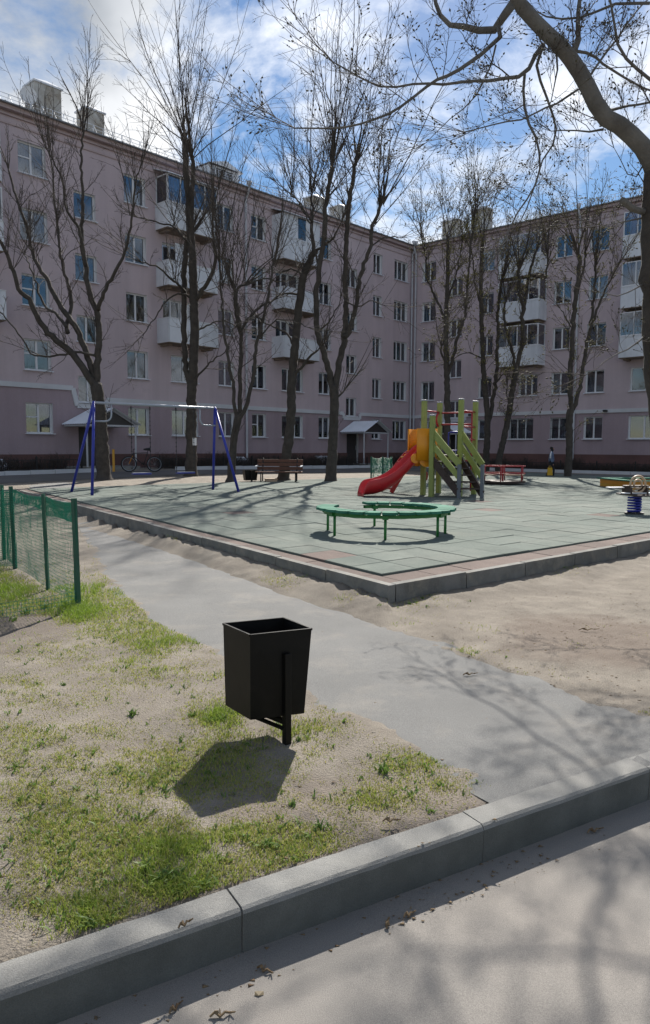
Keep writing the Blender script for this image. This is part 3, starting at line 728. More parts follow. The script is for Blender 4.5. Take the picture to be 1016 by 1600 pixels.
# window grilles on two ground floor windows of the right wing
for (a, b) in ((7.95, 9.7), (10.85, 11.95)):
    gm = MB()
    for xx in np.arange(a + .06, b, .12): gm.tube([(xx, .05, SILL0 + .02), (xx, .05, SILL0 + WH - .02)], .009, 5)
    for zz in (.15, .68, 1.2): gm.tube([(a, .05, SILL0 + zz), (b, .05, SILL0 + zz)], .009, 5)
    gm.build('window_grille', M['blackiron'], BR_)
# security cameras / lamps on the string course
for s_ in (5.0, 6.4, 14.3):
    lm = MB(); lm.box(s_, -.28, 3.58, s_ + .22, -.08, 3.70); lm.build('wall_lamp', M['blackiron'], BR_)

# entrance canopies: corrugated gable roof on two posts
def canopy(frame, s0, wd, label, rz):
    o_ = CW + (UW if frame == 'L' else VW) * s0
    nrm = VW if frame == 'L' else -UW
    gz = float(base_z(np.array([o_[0] + nrm[0]]), np.array([o_[1] + nrm[1]]))[0])
    t = thing('entrance_canopy', label, 'canopy', (o_[0], o_[1], 0), rz, 'corrugated entrance canopies')
    dp = 2.0; ze, zr = 2.45, 3.12
    for sgn in (0, 1):
        m = MB(); n = 28; V = []
        for i in range(n + 1):
            y = -.08 - (dp + .15) * i / n; o2 = .022 * cos(i * pi * .5 * 1.999) 
            e = (-.12 if sgn == 0 else wd + .12); V += [(e, y, ze - .06 + o2), (wd / 2, y, zr + o2)]
        m.add(V, [(2 * i, 2 * i + 1, 2 * i + 3, 2 * i + 2) for i in range(n)]); m.build('roof_sheet', M['zinc'], t)
    f = MB()
    for y in (-dp, -.12): f.bar((-.02, y, ze - .12), (wd + .02, y, ze - .12), .06, .08)
    for x in (.0, wd): f.bar((x, -.12, ze - .12), (x, -dp, ze - .12), .06, .07)
    f.bar((wd / 2, -.1, zr - .1), (wd / 2, -dp, zr - .1), .05, .06)
    for y in (-dp,): f.bar((0, y, ze - .1), (wd / 2, y, zr - .07), .05, .05); f.bar((wd, y, ze - .1), (wd / 2, y, zr - .07), .05, .05)
    f.build('roof_frame', M['pipe'], t)
    gb = MB(); gb.add([(0.03, -dp + .05, ze - .08), (wd - .03, -dp + .05, ze - .08), (wd / 2, -dp + .05, zr - .12), (0.03, -dp + .08, ze - .08), (wd - .03, -dp + .08, ze - .08), (wd / 2, -dp + .08, zr - .12)], [(0, 1, 2), (5, 4, 3), (0, 3, 4, 1), (1, 4, 5, 2), (2, 5, 3, 0)])
    gb.build('gable_board', M['door'], t)
    for x in (.05, wd - .05):
        p = MB(); p.tube([(x, -dp + .02, gz - .1), (x, -dp + .02, ze - .15)], .045, 10); p.build('post', M['pipe'], t)
    st_ = MB(); st_.box(-.1, -dp - .1, gz - .3, wd + .1, -.065, gz + .14); st_.build('step', M['kerb'], t)
canopy('L', -27.25, 2.6, 'grey corrugated entrance canopy behind the left swing post', pi / 2 - AW)
canopy('L', -7.85, 2.6, 'grey corrugated entrance canopy on white posts left of the slide', pi / 2 - AW)
canopy('R', 2.6, 2.6, 'entrance canopy of the right wing seen through the slide tower', -AW)

# metal hatches over the basement windows
def hatch(s, label):
    o_ = CW + UW * s; t = thing('basement_hatch', label, 'hatch', (o_[0], o_[1], 0), pi / 2 - AW, 'sloping basement hatches')
    m = MB(); m.prism([(0, .2), (1.0, .2), (1.0, .72), (0, .72)], -.75, -.07); 
    for i, v in enumerate(m.v):
        if v[1] < -.5 and v[2] > .5: m.v[i] = (v[0], v[1], .42)
    m.build('hatch_box', M['kerb'], t)
    l = MB(); l.add([(-.06, -.85, .40), (1.06, -.85, .40), (1.06, -.07, .80), (-.06, -.07, .80), (-.06, -.85, .43), (1.06, -.85, .43), (1.06, -.07, .83), (-.06, -.07, .83)], [(0, 3, 2, 1), (4, 5, 6, 7), (0, 1, 5, 4), (1, 2, 6, 5), (2, 3, 7, 6), (3, 0, 4, 7)])
    for x in (.2, .5, .8): l.bar((x, -.84, .44), (x, -.08, .845), .03, .02)
    l.build('hatch_lid', M['zinc'], t)
hatch(-31.2, 'pale sloping basement hatch at the left picture edge'); hatch(-17.4, 'pale sloping basement hatch left of the drainpipe'); hatch(-10.3, 'pale sloping basement hatch behind the brown park bench')

# low black iron fences in front of both wings
def iron_fence(frame, s0, s1, off, label):
    ax, nm_ = (UW, VW) if frame == 'L' else (VW, -UW)
    a = CW + ax * s0 + nm_ * off; L_ = abs(s1 - s0); gz = lambda s: float(base_z(np.array([a[0] + ax[0] * s]), np.array([a[1] + ax[1] * s]))[0])
    t = thing('low_fence', label, 'fence', (a[0], a[1], gz(0)), atan2(ax[1], ax[0]), 'low black iron fences')
    n = int(round(L_ / 2.0)); st_ = L_ / n; z0 = gz(0); hs = .62
    for i in range(n + 1):
        p = MB(); dz = gz(i * st_) - z0; p.box(-.03, -.03, -.25, .03, .03, hs); p.tube([(0, 0, hs), (0, 0, hs + .05)], [.03, .008], 6); p.build('post', M['blackiron'], t, loc=(i * st_, 0, dz))
    me = None
    for i in range(n):
        dz = (gz(i * st_) + gz((i + 1) * st_)) / 2 - z0
        if me is None:
            m = MB(); m.bar((.03, 0, .5), (st_ - .03, 0, .5), .025, .025); m.bar((.03, 0, .12), (st_ - .03, 0, .12), .025, .025)
            k = int(st_ / .17)
            for j in range(1, k):
                x = st_ * j / k; m.bar((x, 0, .12), (x, 0, .5), .014, .014, upv=(0, 1, 0))
                if j % 2: m.torus((x, 0, .31), .075, .008, ax=(0, 1, 0), n=10, m=4)
            me = m.mesh('panel', M['blackiron'])
        link('panel', me, t, (i * st_, 0, dz))
iron_fence('L', -34, -28.0, 2.9, 'low black iron fence left of the left entrance'); iron_fence('L', -24.0, -8.6, 2.9, 'long low black iron fence behind the swing and park bench')
iron_fence('L', -4.6, -1.6, 2.9, 'short low black iron fence beside the second canopy')
iron_fence('R', 5.2, 24, 4.2, 'low black iron fence in front of the right wing')
# kerbs of the planting strips (white-washed)
def strip_kerb(frame, s0, s1, off, label):
    ax, nm_ = (UW, VW) if frame == 'L' else (VW, -UW); t = thing('strip_kerb', label, 'kerb', (0, 0, 0), 0, 'kerbs of the planting strips')
    n = int(abs(s1 - s0)); sgn = 1 if s1 > s0 else -1
    m = MB(); m.box(.01, -.05, -.2, .99, .05, .16); me = m.mesh('kerb_stone', M['band'])
    for i in range(n):
        p = CW + ax * (s0 + i) + nm_ * off; z = float(base_z(np.array([p[0]]), np.array([p[1]]))[0]); link('kerb_stone', me, t, (p[0], p[1], z), atan2(ax[1], ax[0]))
strip_kerb('L', -36, -27.8, 4.4, 'pale kerb in front of the left end fence'); strip_kerb('L', -24.2, -8.2, 4.4, 'pale kerb in front of the long fence'); strip_kerb('R', 5, 25, 5.6, 'pale kerb along the right wing fence')

# ------------------------------------------------------------------ trees
def batch_tubes(P, R, n=3):
    """P (N,K,3) polylines, R (N,K) radii -> verts, quads"""
    N_, K, _ = P.shape
    T = np.empty_like(P); T[:, 1:-1] = P[:, 2:] - P[:, :-2]; T[:, 0] = P[:, 1] - P[:, 0]; T[:, -1] = P[:, -1] - P[:, -2]
    T /= np.linalg.norm(T, axis=2, keepdims=True) + 1e-9
    ref = np.where(np.abs(T[:, :1, 2:3]) < .9, np.array([0, 0, 1.0]), np.array([1.0, 0, 0])); ref = np.broadcast_to(ref, T.shape)
    A = np.cross(T, ref); A /= np.linalg.norm(A, axis=2, keepdims=True) + 1e-9; B = np.cross(T, A)
    ang = np.arange(n) * 2 * pi / n
    V = P[:, :, None, :] + R[:, :, None, None] * (A[:, :, None, :] * np.cos(ang)[None, None, :, None] + B[:, :, None, :] * np.sin(ang)[None, None, :, None])
    idx = np.arange(N_ * K * n).reshape(N_, K, n); i0 = idx[:, :-1]; i1 = idx[:, 1:]
    F = np.stack([i0, np.roll(i0, -1, 2), np.roll(i1, -1, 2), i1], -1).reshape(-1, 4)
    return V.reshape(-1, 3), F
def shoots(start, dirs, length, r0, r1, K, curl, upb, g):
    N_ = len(start); P = np.empty((N_, K, 3)); P[:, 0] = start; d = dirs / (np.linalg.norm(dirs, axis=1, keepdims=True) + 1e-9); st = (length / (K - 1))[:, None]
    for k in range(1, K):
        d = d + g.normal(0, curl, (N_, 3)) + np.array([0, 0, upb]); d /= np.linalg.norm(d, axis=1, keepdims=True) + 1e-9; P[:, k] = P[:, k - 1] + d * st
    f = np.linspace(0, 1, K)[None]; R = r0[:, None] * (1 - f) + r1[:, None] * f
    return P, R
def spawn(P, R, per, lo, hi, ang, lenf, lenv, g, minlen=.12):
    N_, K, _ = P.shape; tot = N_ * per; src = np.repeat(np.arange(N_), per); t = lo + (hi - lo) * g.random(tot); x = t * (K - 1); i = np.minimum(x.astype(int), K - 2); f = (x - i)[:, None]
    S = P[src, i] * (1 - f) + P[src, i + 1] * f; T = P[src, i + 1] - P[src, i]; sl_ = np.linalg.norm(T, axis=1, keepdims=True); T = T / (sl_ + 1e-9)
    rv = g.normal(0, 1, (tot, 3)); rv -= T * (rv * T).sum(1, keepdims=True); rv /= np.linalg.norm(rv, axis=1, keepdims=True) + 1e-9
    a = ang * (.6 + .8 * g.random(tot))[:, None]; D = T * np.cos(a) + rv * np.sin(a)
    L_ = sl_[:, 0] * (K - 1) * lenf * (1 - .55 * t) * (1 - lenv + 2 * lenv * g.random(tot)); L_ = np.maximum(L_, minlen)
    rr = (R[src, i] * (1 - f[:, 0]) + R[src, i + 1] * f[:, 0])
    return S, D, L_, rr
def resample(pts, rad, step):
    pts = np.array(pts, float); seg = np.linalg.norm(np.diff(pts, axis=0), axis=1); cum = np.concatenate([[0], np.cumsum(seg)]); n = max(3, int(cum[-1] / step) + 1)
    # Catmull-Rom
    t = np.linspace(0, cum[-1], n); Q = np.empty((n, 3))
    for k in range(n):
        i = min(max(np.searchsorted(cum, t[k]) - 1, 0), len(pts) - 2); f = (t[k] - cum[i]) / max(seg[i], 1e-6)
        p0 = pts[max(i - 1, 0)]; p1 = pts[i]; p2 = pts[i + 1]; p3 = pts[min(i + 2, len(pts) - 1)]
        Q[k] = .5 * ((2 * p1) + (-p0 + p2) * f + (2 * p0 - 5 * p1 + 4 * p2 - p3) * f * f + (-p0 + 3 * p1 - 3 * p2 + p3) * f ** 3)
    r = np.interp(t, cum, np.interp(np.linspace(0, 1, len(pts)), np.linspace(0, 1, len(rad)), rad)); return Q, r
def mass(parts, name, m_, parent, n=3, smooth=True):
    V = []; F = []; o = 0
    for P, R in parts:
        v, f = batch_tubes(P, R, n); V.append(v); F.append(f + o); o += len(v)
    return link(name, np_mesh(name, np.concatenate(V), np.concatenate(F), m_, smooth), parent)

def tree(name, label, Y, base, trunk, wpx, limbs, fans, seed, bark='bark', twig=1.0, bud=None, budn=0, dens=1.0, tipr=.0041, lvl=3):
    """trunk / limbs: photo pixels at the tree's distance, each limb with its own depth drift"""
    g = np.random.default_rng(seed); s_ = Y / FPX
    b = onz(base[0], base[1], 0); bz_ = float(base_z(np.array([at(base[0], base[1], Y)[0]]), np.array([Y]))[0])
    b = at(base[0], base[1], Y)
    t = thing(name, label, 'tree', (b[0], b[1], bz_), 0, 'bare courtyard trees')
    org = np.array([b[0], b[1], bz_])
    tp = [at(x, y, Y) - org for x, y in trunk]; tp = [np.array([tp[0][0], tp[0][1], -.3])] + [np.array([tp[0][0], tp[0][1], .02])] + tp[1:]
    tp.insert(2, tp[1] * .88 + tp[2] * .12)
    rad = [wpx[0] * .80 * s_, wpx[0] * .66 * s_, wpx[0] * .47 * s_] + list(np.interp(np.linspace(.2, 1, len(tp) - 3), [0, .2, 1], [wpx[0] * .43 * s_, wpx[0] * .40 * s_, wpx[1] * .44 * s_]))
    Q, r = resample(tp, rad, .14)
    if Q.shape[0] > 6: Q[5:, :2] += g.normal(0, .012, (Q.shape[0] - 5, 2))
    m = MB(); m.tube(Q, list(r * (1 + g.normal(0, .04, len(r)))), 12); m.build('trunk', M['bark'], t, True)
    main = [(Q, r)]
    for lb in limbs:
        pts, w0, w1, drift = lb[:4]; n = len(pts)
        lp = [at(x, y, Y + drift * (k / (n - 1)) ** 1.2) - org for k, (x, y) in enumerate(pts)]
        Q2, r2 = resample(lp, [w0 * .45 * s_, w1 * .45 * s_], .16); Q2[2:] += g.normal(0, .018, (len(Q2) - 2, 3)) * (Y / 25)
        m = MB(); m.tube(Q2, list(r2), 8 if w0 > 5 else 6); m.build('limb', M[bark], t, True); main.append((Q2, r2)) if len(lb) == 4 else None
    L1 = []
    for (x, y, n, length, spread, drift) in fans:              # sheaves of long shoots from pruning cuts
        n = int(n * 1.0); S = np.repeat((at(x, y, Y + drift) - org)[None], n, 0) + g.normal(0, .06, (n, 3)); D = np.stack([g.normal(0, spread * 1.35, n), g.normal(0, spread * 1.35, n), np.ones(n)], 1)
        Ln = length * (.45 + .6 * g.random(n)); r0 = .009 + .0035 * Ln * g.random(n)
        L1.append(shoots(S, D, Ln, r0, np.full(n, tipr * 1.2), 8, .06, .02, g))
    side = []
    for k, (Q2, r2) in enumerate(main):
        ln = np.linalg.norm(np.diff(Q2, axis=0), axis=1).sum(); n = int(max(3, ln * (2.2 if k == 0 else 4.4) * dens)); lo = .45 if k == 0 else .12
        S, D, Ln, rr = spawn(Q2[None], r2[None], n, lo, 1.0, .85, 0, 0, g); Ln = (.5 + 1.5 * g.random(n) ** 1.5) * twig
        D[:, 2] += .25 + .5 * g.random(n)
        side.append(shoots(S, D, Ln, np.minimum(rr * .4, .005 + .006 * Ln), np.full(n, tipr * 1.2), 7, .13, .04, g))
        # continue the limb's tip
        if k: 
            tdir = Q2[-1] - Q2[-3]; n = 4; D = np.repeat(tdir[None] / np.linalg.norm(tdir), n, 0) + g.normal(0, .22, (n, 3)) + np.array([0, 0, .25]); Ln = (1.2 + 1.6 * g.random(n)) * twig
            side.append(shoots(np.repeat(Q2[-1:], n, 0), D, Ln, np.full(n, max(r2[-1] * .7, tipr * 2)), np.full(n, tipr * 1.2), 7, .09, .05, g))
    parts1 = L1 + side; A2 = []; A3 = []
    for grp, (P, R) in [(0, q) for q in L1] + [(1, q) for q in side]:
        per = max(2, int((13 if grp == 0 else 7.5) * dens)); S, D, Ln, rr = spawn(P, R, per, .15, .97, .62, .34, .45, g, .15)
        A2.append(shoots(S, D, Ln, np.minimum(rr * .7, .009), np.full(len(S), tipr), 5, .13, .05, g))
    for (P, R) in A2:
        per = max(1, int(3 * dens)); S, D, Ln, rr = spawn(P, R, per, .2, 1.0, .7, .42, .4, g, .1); A3.append(shoots(S, D, Ln, np.minimum(rr * .8, .006), np.full(len(S), tipr * .9), 4, .16, .05, g))
    bro = mass(parts1, 'branches', M['twig'], t, 4); bro['kind'] = 'stuff'; cr = mass(A2 + (A3 if lvl > 2 else []), 'crown', M['twig'], t, 3); cr['kind'] = 'stuff'
    if bud:
        tips = np.concatenate([P[:, -1] for P, R in A3] + [P[:, -2] for P, R in A2] + [P[:, 2] for P, R in A3]); td = np.concatenate([P[:, -1] - P[:, -2] for P, R in A3] + [P[:, -1] - P[:, -2] for P, R in A2] + [P[:, 2] - P[:, 1] for P, R in A3])
        pick = g.random(len(tips)) < budn; tips = tips[pick]; td = td[pick] / (np.linalg.norm(td[pick], axis=1, keepdims=True) + 1e-9); n = len(tips); L_ = (.02 + .025 * g.random(n)) * (Y / 20 if Y > 12 else .75)
        P = np.stack([tips, tips + td * L_[:, None] * .5, tips + td * L_[:, None]], 1); R = np.stack([L_ * .12, L_ * .32, L_ * .03], 1)
        bo = mass([(P, R)], 'buds', M[bud], t, 4); bo['kind'] = 'stuff'
    return t

tree('bare_tree', 'wide forked bare tree behind the left swing leg', 25.0, (163, 752), [(163, 752), (159, 690), (156, 640), (150, 600)], (25, 21), [
    ([(150, 606), (142, 593), (111, 551), (87, 530), (64, 506), (45, 466), (31, 452), (13, 401), (0, 375)], 13, 5, -1.5),
    ([(150, 600), (142, 572), (123, 520), (104, 490), (87, 464), (75, 440), (53, 401), (40, 348), (27, 314), (13, 264)], 12, 3, .8),
    ([(106, 520), (104, 505), (111, 487), (109, 455), (94, 401), (92, 370), (84, 300), (80, 247)], 8, 2.5, 1.6),
    ([(152, 606), (153, 560), (153.5, 499), (139, 455), (134, 415), (127, 368), (130, 314), (127, 267), (130, 200)], 13, 3, .3),
    ([(154, 484), (156, 473), (174, 435), (197, 388), (207, 334), (214, 270)], 8, 2.5, -1.0),
    ([(134, 415), (124, 361), (104, 328), (97, 281), (70, 227)], 6, 2, -1.2),
    ([(104, 511), (88, 490), (70, 478), (52, 430), (40, 400)], 6, 2, 1.4),
    ([(150, 556), (128, 551), (100, 553), (75, 557), (50, 553), (28, 520), (0, 487)], 5, 2, -1.6)],
    [(130, 205, 7, 3.2, .14, .3), (84, 250, 4, 2.6, .15, 1.4), (207, 334, 5, 3.0, .2, -1), (104, 328, 5, 2.8, .2, -1.0), (92, 370, 5, 2.8, .2, 1.3), (45, 366, 5, 2.6, .2, .7), (20, 420, 5, 2.5, .3, -1.2)], 21, dens=.72)
tree('bare_tree', 'tall double stemmed bare tree with a notice on its trunk between the swing legs', 27.6, (299, 747), [(299, 747), (299, 650), (300, 605), (304, 540), (303, 460), (300, 390), (297, 330), (292, 285), (290, 238), (289, 216)], (20, 9), [
    ([(299, 615), (290, 570), (288, 500), (288, 420), (293, 372)], 10, 9, .35),
    ([(298, 340), (301, 290), (301, 246)], 10, 6, -.4),
    ([(306, 470), (313, 457), (328, 436), (336, 403), (334, 381), (332, 351), (334, 334)], 8, 3, -1.3),
    ([(296, 378), (286, 369), (273, 355), (243, 347), (217, 340)], 5, 2, 1.0),
    ([(289, 455), (280, 446), (269, 438), (248, 418), (222, 410)], 5, 2, -1.4),
    ([(302, 470), (285, 458), (262, 470), (240, 500), (225, 520)], 4, 1.5, -1),
    ([(304, 520), (322, 510), (345, 500), (372, 512)], 4, 1.5, 1.2),
    ([(300, 600), (320, 575), (338, 560), (352, 552)], 4, 1.5, -1.1)],
    [(289, 218, 15, 6.4, .34, 0), (301, 246, 11, 5.6, .30, -.4), (290, 250, 8, 5.0, .42, .3), (334, 336, 8, 4.0, .22, -1.3), (273, 355, 8, 4.4, .32, .6), (275, 440, 6, 3.4, .3, -1.2), (297, 372, 8, 3.5, .45, 0)], 22, dens=.72)
tree('bare_tree', 'slender three stemmed bare tree just right of the swing', 25.0, (361, 753), [(361, 753), (363, 715), (367, 680), (374, 648)], (14, 13), [
    ([(372, 655), (367, 635), (364, 595), (355, 549), (349, 495), (345, 450), (342, 400)], 7, 2.5, -.8),
    ([(374, 652), (375, 620), (376, 566), (376, 517), (370, 470), (372, 450), (382, 445)], 8, 4, .5),
    ([(375, 652), (385, 634), (396, 584), (403, 531), (413, 492), (421, 450), (428, 410)], 8, 3, -.2),
    ([(376, 517), (390, 497), (408, 480), (424, 470)], 6, 3, 1.0),
    ([(376, 520), (368, 490), (366, 455)], 5, 3, -1.0), ([(384, 446), (400, 440), (420, 436), (440, 440), (460, 432)], 3.5, 1.5, .8),
    ([(403, 531), (425, 505), (450, 500), (480, 512)], 3, 1.2, -1.2)],
    [(366, 455, 9, 5.2, .18, -1), (428, 412, 7, 4.6, .2, -.2), (342, 402, 6, 4.8, .2, -.8), (384, 445, 6, 4.6, .22, .8), (345, 450, 5, 3.6, .25, -.7)], 23, dens=.72)
tree('bare_tree', 'leaning bare tree growing behind the brown park bench', 26.2, (443, 747), [(443, 747), (448, 706), (454, 667), (456, 602), (460, 555), (466, 490), (474, 435), (484, 409), (493, 390)], (19, 11), [
    ([(491, 395), (487, 360), (489, 330), (486, 300)], 7, 3, .6), ([(458, 590), (474, 570), (490, 552), (497, 547)], 5, 3, -.9),
    ([(462, 545), (447, 520), (424, 510), (404, 500)], 4, 2, .9), ([(464, 460), (445, 458), (428, 468), (408, 490)], 4, 2, -1.0),
    ([(492, 392), (505, 385), (520, 372), (533, 350)], 5, 2, -.8), ([(487, 345), (472, 325), (455, 300)], 4, 2, .9), ([(474, 430), (458, 420), (440, 425)], 4, 2, .8)],
    [(486, 302, 8, 4.6, .24, .6), (487, 340, 5, 4.2, .3, .4), (455, 302, 6, 4.0, .22, .9), (533, 350, 4, 3, .3, -.8), (470, 440, 5, 2.6, .5, 0)], 24, dens=.72)
tree('bare_tree', 'tall bare tree dividing into three stems left of the slide', 25.8, (517, 752), [(517, 752), (520, 690), (523, 640), (521, 602)], (18, 16), [
    ([(521, 612), (508, 555), (497, 523), (495, 464), (500, 416), (505, 377), (510, 319), (516, 280), (520, 246)], 11, 6, -.5),
    ([(523, 610), (528, 581), (536, 535), (540, 500), (540, 430), (543, 348), (550, 292), (555, 257)], 12, 6, .5),
    ([(538, 527), (545, 520), (556, 480), (563, 434), (578, 388), (583, 353), (592, 330), (596, 318)], 8, 5, -.2),
    ([(500, 420), (489, 380), (484, 350), (470, 320), (450, 300), (432, 285)], 4, 1.5, .8), ([(540, 470), (560, 480), (580, 470), (600, 478)], 3, 1.2, -.9),
    ([(523, 628), (530, 618), (536, 612)], 5, 3, 0), ([(580, 385), (600, 372), (618, 370), (628, 372)], 3, 1.2, .5), ([(497, 520), (516, 500), (532, 470)], 3.5, 1.5, -1.1)],
    [(520, 248, 13, 6.4, .23, -.5), (555, 258, 9, 6.2, .22, .5), (596, 320, 8, 5.8, .2, -.2), (510, 310, 8, 4.6, .36, -.5), (547, 330, 6, 4.4, .34, .5), (583, 353, 5, 4.5, .3, -.2)], 25, dens=.72)
tree('bare_tree', 'budding tree directly behind the slide tower', 33.5, (699, 738), [(699, 738), (699, 680), (699, 626), (698, 578), (697, 539), (697, 500), (699, 450), (700, 400), (700, 368)], (13, 5), [
    ([(698, 590), (706, 567), (715, 529), (727, 490), (733, 416), (741, 340)], 7, 2.5, -.8), ([(697, 505), (688, 480), (672, 447), (666, 410), (660, 370)], 5, 2, .9),
    ([(699, 470), (712, 430), (722, 380)], 4, 2, 1.1), ([(698, 570), (689, 550), (690, 541)], 4, 3, 0)],
    [(700, 370, 9, 4.6, .3, 0), (741, 342, 6, 4.2, .25, -.8), (660, 372, 6, 4.2, .3, .9), (720, 390, 5, 4.0, .3, 1), (697, 430, 6, 4.0, .45, 0)], 26, bud='bud', budn=.55, dens=1.0)
tree('bare_tree', 'budding tree with twin stems right of the slide tower', 35.5, (759, 737), [(759, 737), (760, 716), (762, 657), (758, 610), (755, 560), (752, 480), (752, 420), (755, 380)], (13, 5), [
    ([(763, 660), (768, 636), (774, 598), (778, 539), (778, 480), (784, 440)], 8, 4, .7), ([(752, 480), (742, 440), (738, 400)], 4, 2, -.9), ([(774, 600), (786, 585), (800, 590)], 3, 1.5, -.8), ([(754, 560), (735, 552), (716, 556)], 3, 1.3, .9)],
    [(755, 380, 8, 5.0, .28, 0), (784, 442, 7, 4.2, .22, .7), (738, 402, 5, 4.2, .25, -.9), (752, 430, 5, 4, .4, 0)], 27, bud='bud', budn=.9, dens=.75)
tree('bare_tree', 'leaning forked tree in front of the glazed balconies', 35.0, (779, 737), [(779, 737), (780, 716), (786, 690), (793.5, 657), (803, 598), (808, 570)], (12, 10), [
    ([(806, 580), (801, 550), (790, 509), (788, 480), (792, 466)], 6, 3, .6), ([(808, 574), (817, 529), (816, 500), (818, 484), (812, 455), (811, 420)], 8, 5, -.3),
    ([(818, 486), (824, 450), (829, 420), (838, 392)], 6, 4, .5), ([(828, 438), (840, 434), (852, 436), (855, 425), (856, 410)], 4, 3, -.8), ([(797, 640), (793, 615), (794, 606)], 3, 2, 0)],
    [(811, 420, 8, 4.0, .25, -.3), (838, 394, 4, 3.0, .3, .5), (856, 410, 7, 4.4, .25, -.8), (792, 468, 6, 4.2, .25, .6)], 28, bud='bud', budn=.4, dens=1.0)
tree('bare_tree', 'forked tree in front of the right wing drainpipe', 31.0, (887, 743), [(887, 743), (890, 700), (889, 660), (893, 638)], (13, 12), [
    ([(893, 645), (891, 594), (896, 515), (901, 462), (906, 410), (904, 398)], 9, 6, -.3), ([(895, 640), (906, 606), (914, 554), (922, 515), (929, 462), (930, 420)], 8, 3.5, .5),
    ([(922, 515), (937, 475), (950, 445), (964, 418)], 5, 2, -.6), ([(896, 515), (886, 500), (876, 482)], 3, 1.5, .8), ([(902, 460), (912, 420), (914, 395)], 4, 3, .3)],
    [(904, 398, 9, 5.2, .3, -.3), (914, 396, 5, 4.6, .25, .3), (930, 422, 7, 4.6, .26, .5), (964, 420, 4, 3.2, .3, -.6)], 29, bud='bud', budn=.7, dens=.75)
# big limb overhead: tree standing just outside the right edge
TY = 7.9
tree('overhanging_tree', 'large near tree whose thick limb hangs in from the right edge', TY, (1056, 910), [(1056, 910), (1044, 760), (1030, 600), (1023, 500), (1021, 430), (1022, 360), (1025, 300), (1028, 262)], (48, 41), [
    ([(1026, 275), (1016, 249), (999, 224), (971, 199), (940, 177), (912, 124), (890, 90), (862, 62), (831, 28), (806, -2), (790, -40), (780, -70)], 31, 17, -.6),
    ([(849, 70), (838, 82), (834, 96), (821, 115), (800, 122), (778, 126), (747, 127.5), (700, 132), (660, 130), (606, 136), (560, 118), (521, 97)], 8.5, 2, -.5),
    ([(806, 0), (792, 17), (779, 42), (756, 50), (731, 43), (715, 44), (690, 28), (680, 0), (676, -40)], 16, 5, .4),
    ([(779, 42), (783, 56), (762, 75), (731, 101), (700, 118), (679, 127), (630, 164), (576, 191), (521, 200), (461, 199)], 8, 2, -.9),
    ([(820, 116), (818, 149), (824, 187), (837, 215), (846, 245), (838, 287), (806, 339), (780, 392), (757, 420)], 5, 2, -.2),
    ([(847, 76), (839, 98), (842, 118), (855, 155), (868, 190), (865, 222), (850, 248), (832, 300), (815, 345)], 5.5, 1.8, .4),
    ([(903, 140), (880, 155), (855, 168), (818, 183), (771, 196), (728, 207)], 4.5, 1.5, -.6), ([(943, 202), (920, 206), (890, 203), (862, 206)], 4, 1.5, .5),
    ([(896, 82), (903, 66), (905, 47), (904, 20), (904, -30)], 11, 6, .3), ([(900, 80), (925, 85), (942, 99), (980, 124), (1016, 140), (1050, 150)], 5, 3, .8),
    ([(955, 172), (975, 167), (986, 165), (1016, 160)], 5, 3, -.6), ([(921, 120), (940, 92), (961, 65), (985, 30), (1001, 12), (1030, -20)], 4, 2, .6),
    ([(1060, 150), (1016, 124), (980, 93), (964, 62), (958, 20), (950, -20)], 6, 3, -.3), ([(1016, 5), (960, 8), (905, 28), (860, 26), (840, 18)], 5, 2, .4),
    ([(865, 66), (872, 100), (866, 130), (862, 160)], 4, 1.5, -.4), ([(775, 70), (768, 100), (756, 128), (735, 160), (700, 190), (665, 225)], 3.5, 1.2, .3),
    ([(1010, 332), (988, 326), (974, 314)], 12, 10, -.3, 'stub'), ([(1012, 440), (985, 455), (960, 462), (935, 455)], 3, 1, -.5), ([(1012, 520), (985, 545), (950, 560), (915, 588)], 3, 1, -.4), ([(1008, 340), (990, 350), (965, 345), (940, 352)], 3, 1, .3), ([(1010, 250), (990, 280), (975, 262), (960, 230)], 3, 1, .2)],
    [], 31, bark='barkhi', twig=.42, bud='dbud', budn=.35, dens=1.0, tipr=.0016)
# paper notice on the second tree
nb = at(303, 690, 27.2)
nm = MB(); nm.box(-.07, -.012, -.14, .07, 0, .14); tag(nm.build('paper_notice', M['wstripe'], None, loc=(nb[0] + .04, nb[1] - .05, nb[2])), 'white paper notice fixed to the second trunk from the left', 'notice')

# ------------------------------------------------------------------ litter bins
def bin_top(z): return [onz(x, y, z)[:2] for x, y in ((349, 975), (391, 993), (487, 983), (443, 966))]
BZ = .545
bt = bin_top(BZ); cx_ = np.mean(bt, 0)
b_t = thing('litter_bin', 'black square metal litter bin on a post at the grass edge', 'litter bin', (cx_[0], cx_[1], 0))
topc = [np.array([*(p - cx_), BZ]) for p in bt]; sc = .86; zb = .135
bl_, bf_, br_ = [at(x, y, p[1] + dy)[:2] - cx_ for (x, y), p, dy in zip(((352.5, 1098), (391.5, 1124), (475.5, 1112)), bt, (-.005, .015, -.02))]
botc = [np.array([*q, zb]) for q in (bl_, bf_, br_, bl_ + br_ - bf_)]
names = []
for i in range(4):
    a, b, c_, d = topc[i], topc[(i + 1) % 4], botc[(i + 1) % 4], botc[i]
    n_ = np.cross(b - a, d - a); n_ /= np.linalg.norm(n_); cen = (a + b + c_ + d) / 4
    if n_ @ np.array([cen[0], cen[1], 0]) > 0: n_ = -n_
    th = n_ * .004
    q_ = [a, b, c_, d, a + th, b + th, c_ + th, d + th]
    m = MB(); m.add(q_, [(0, 1, 2, 3), (7, 6, 5, 4), (0, 4, 5, 1), (1, 5, 6, 2), (2, 6, 7, 3), (3, 7, 4, 0)]); m.build('side_panel', M['black'], b_t)
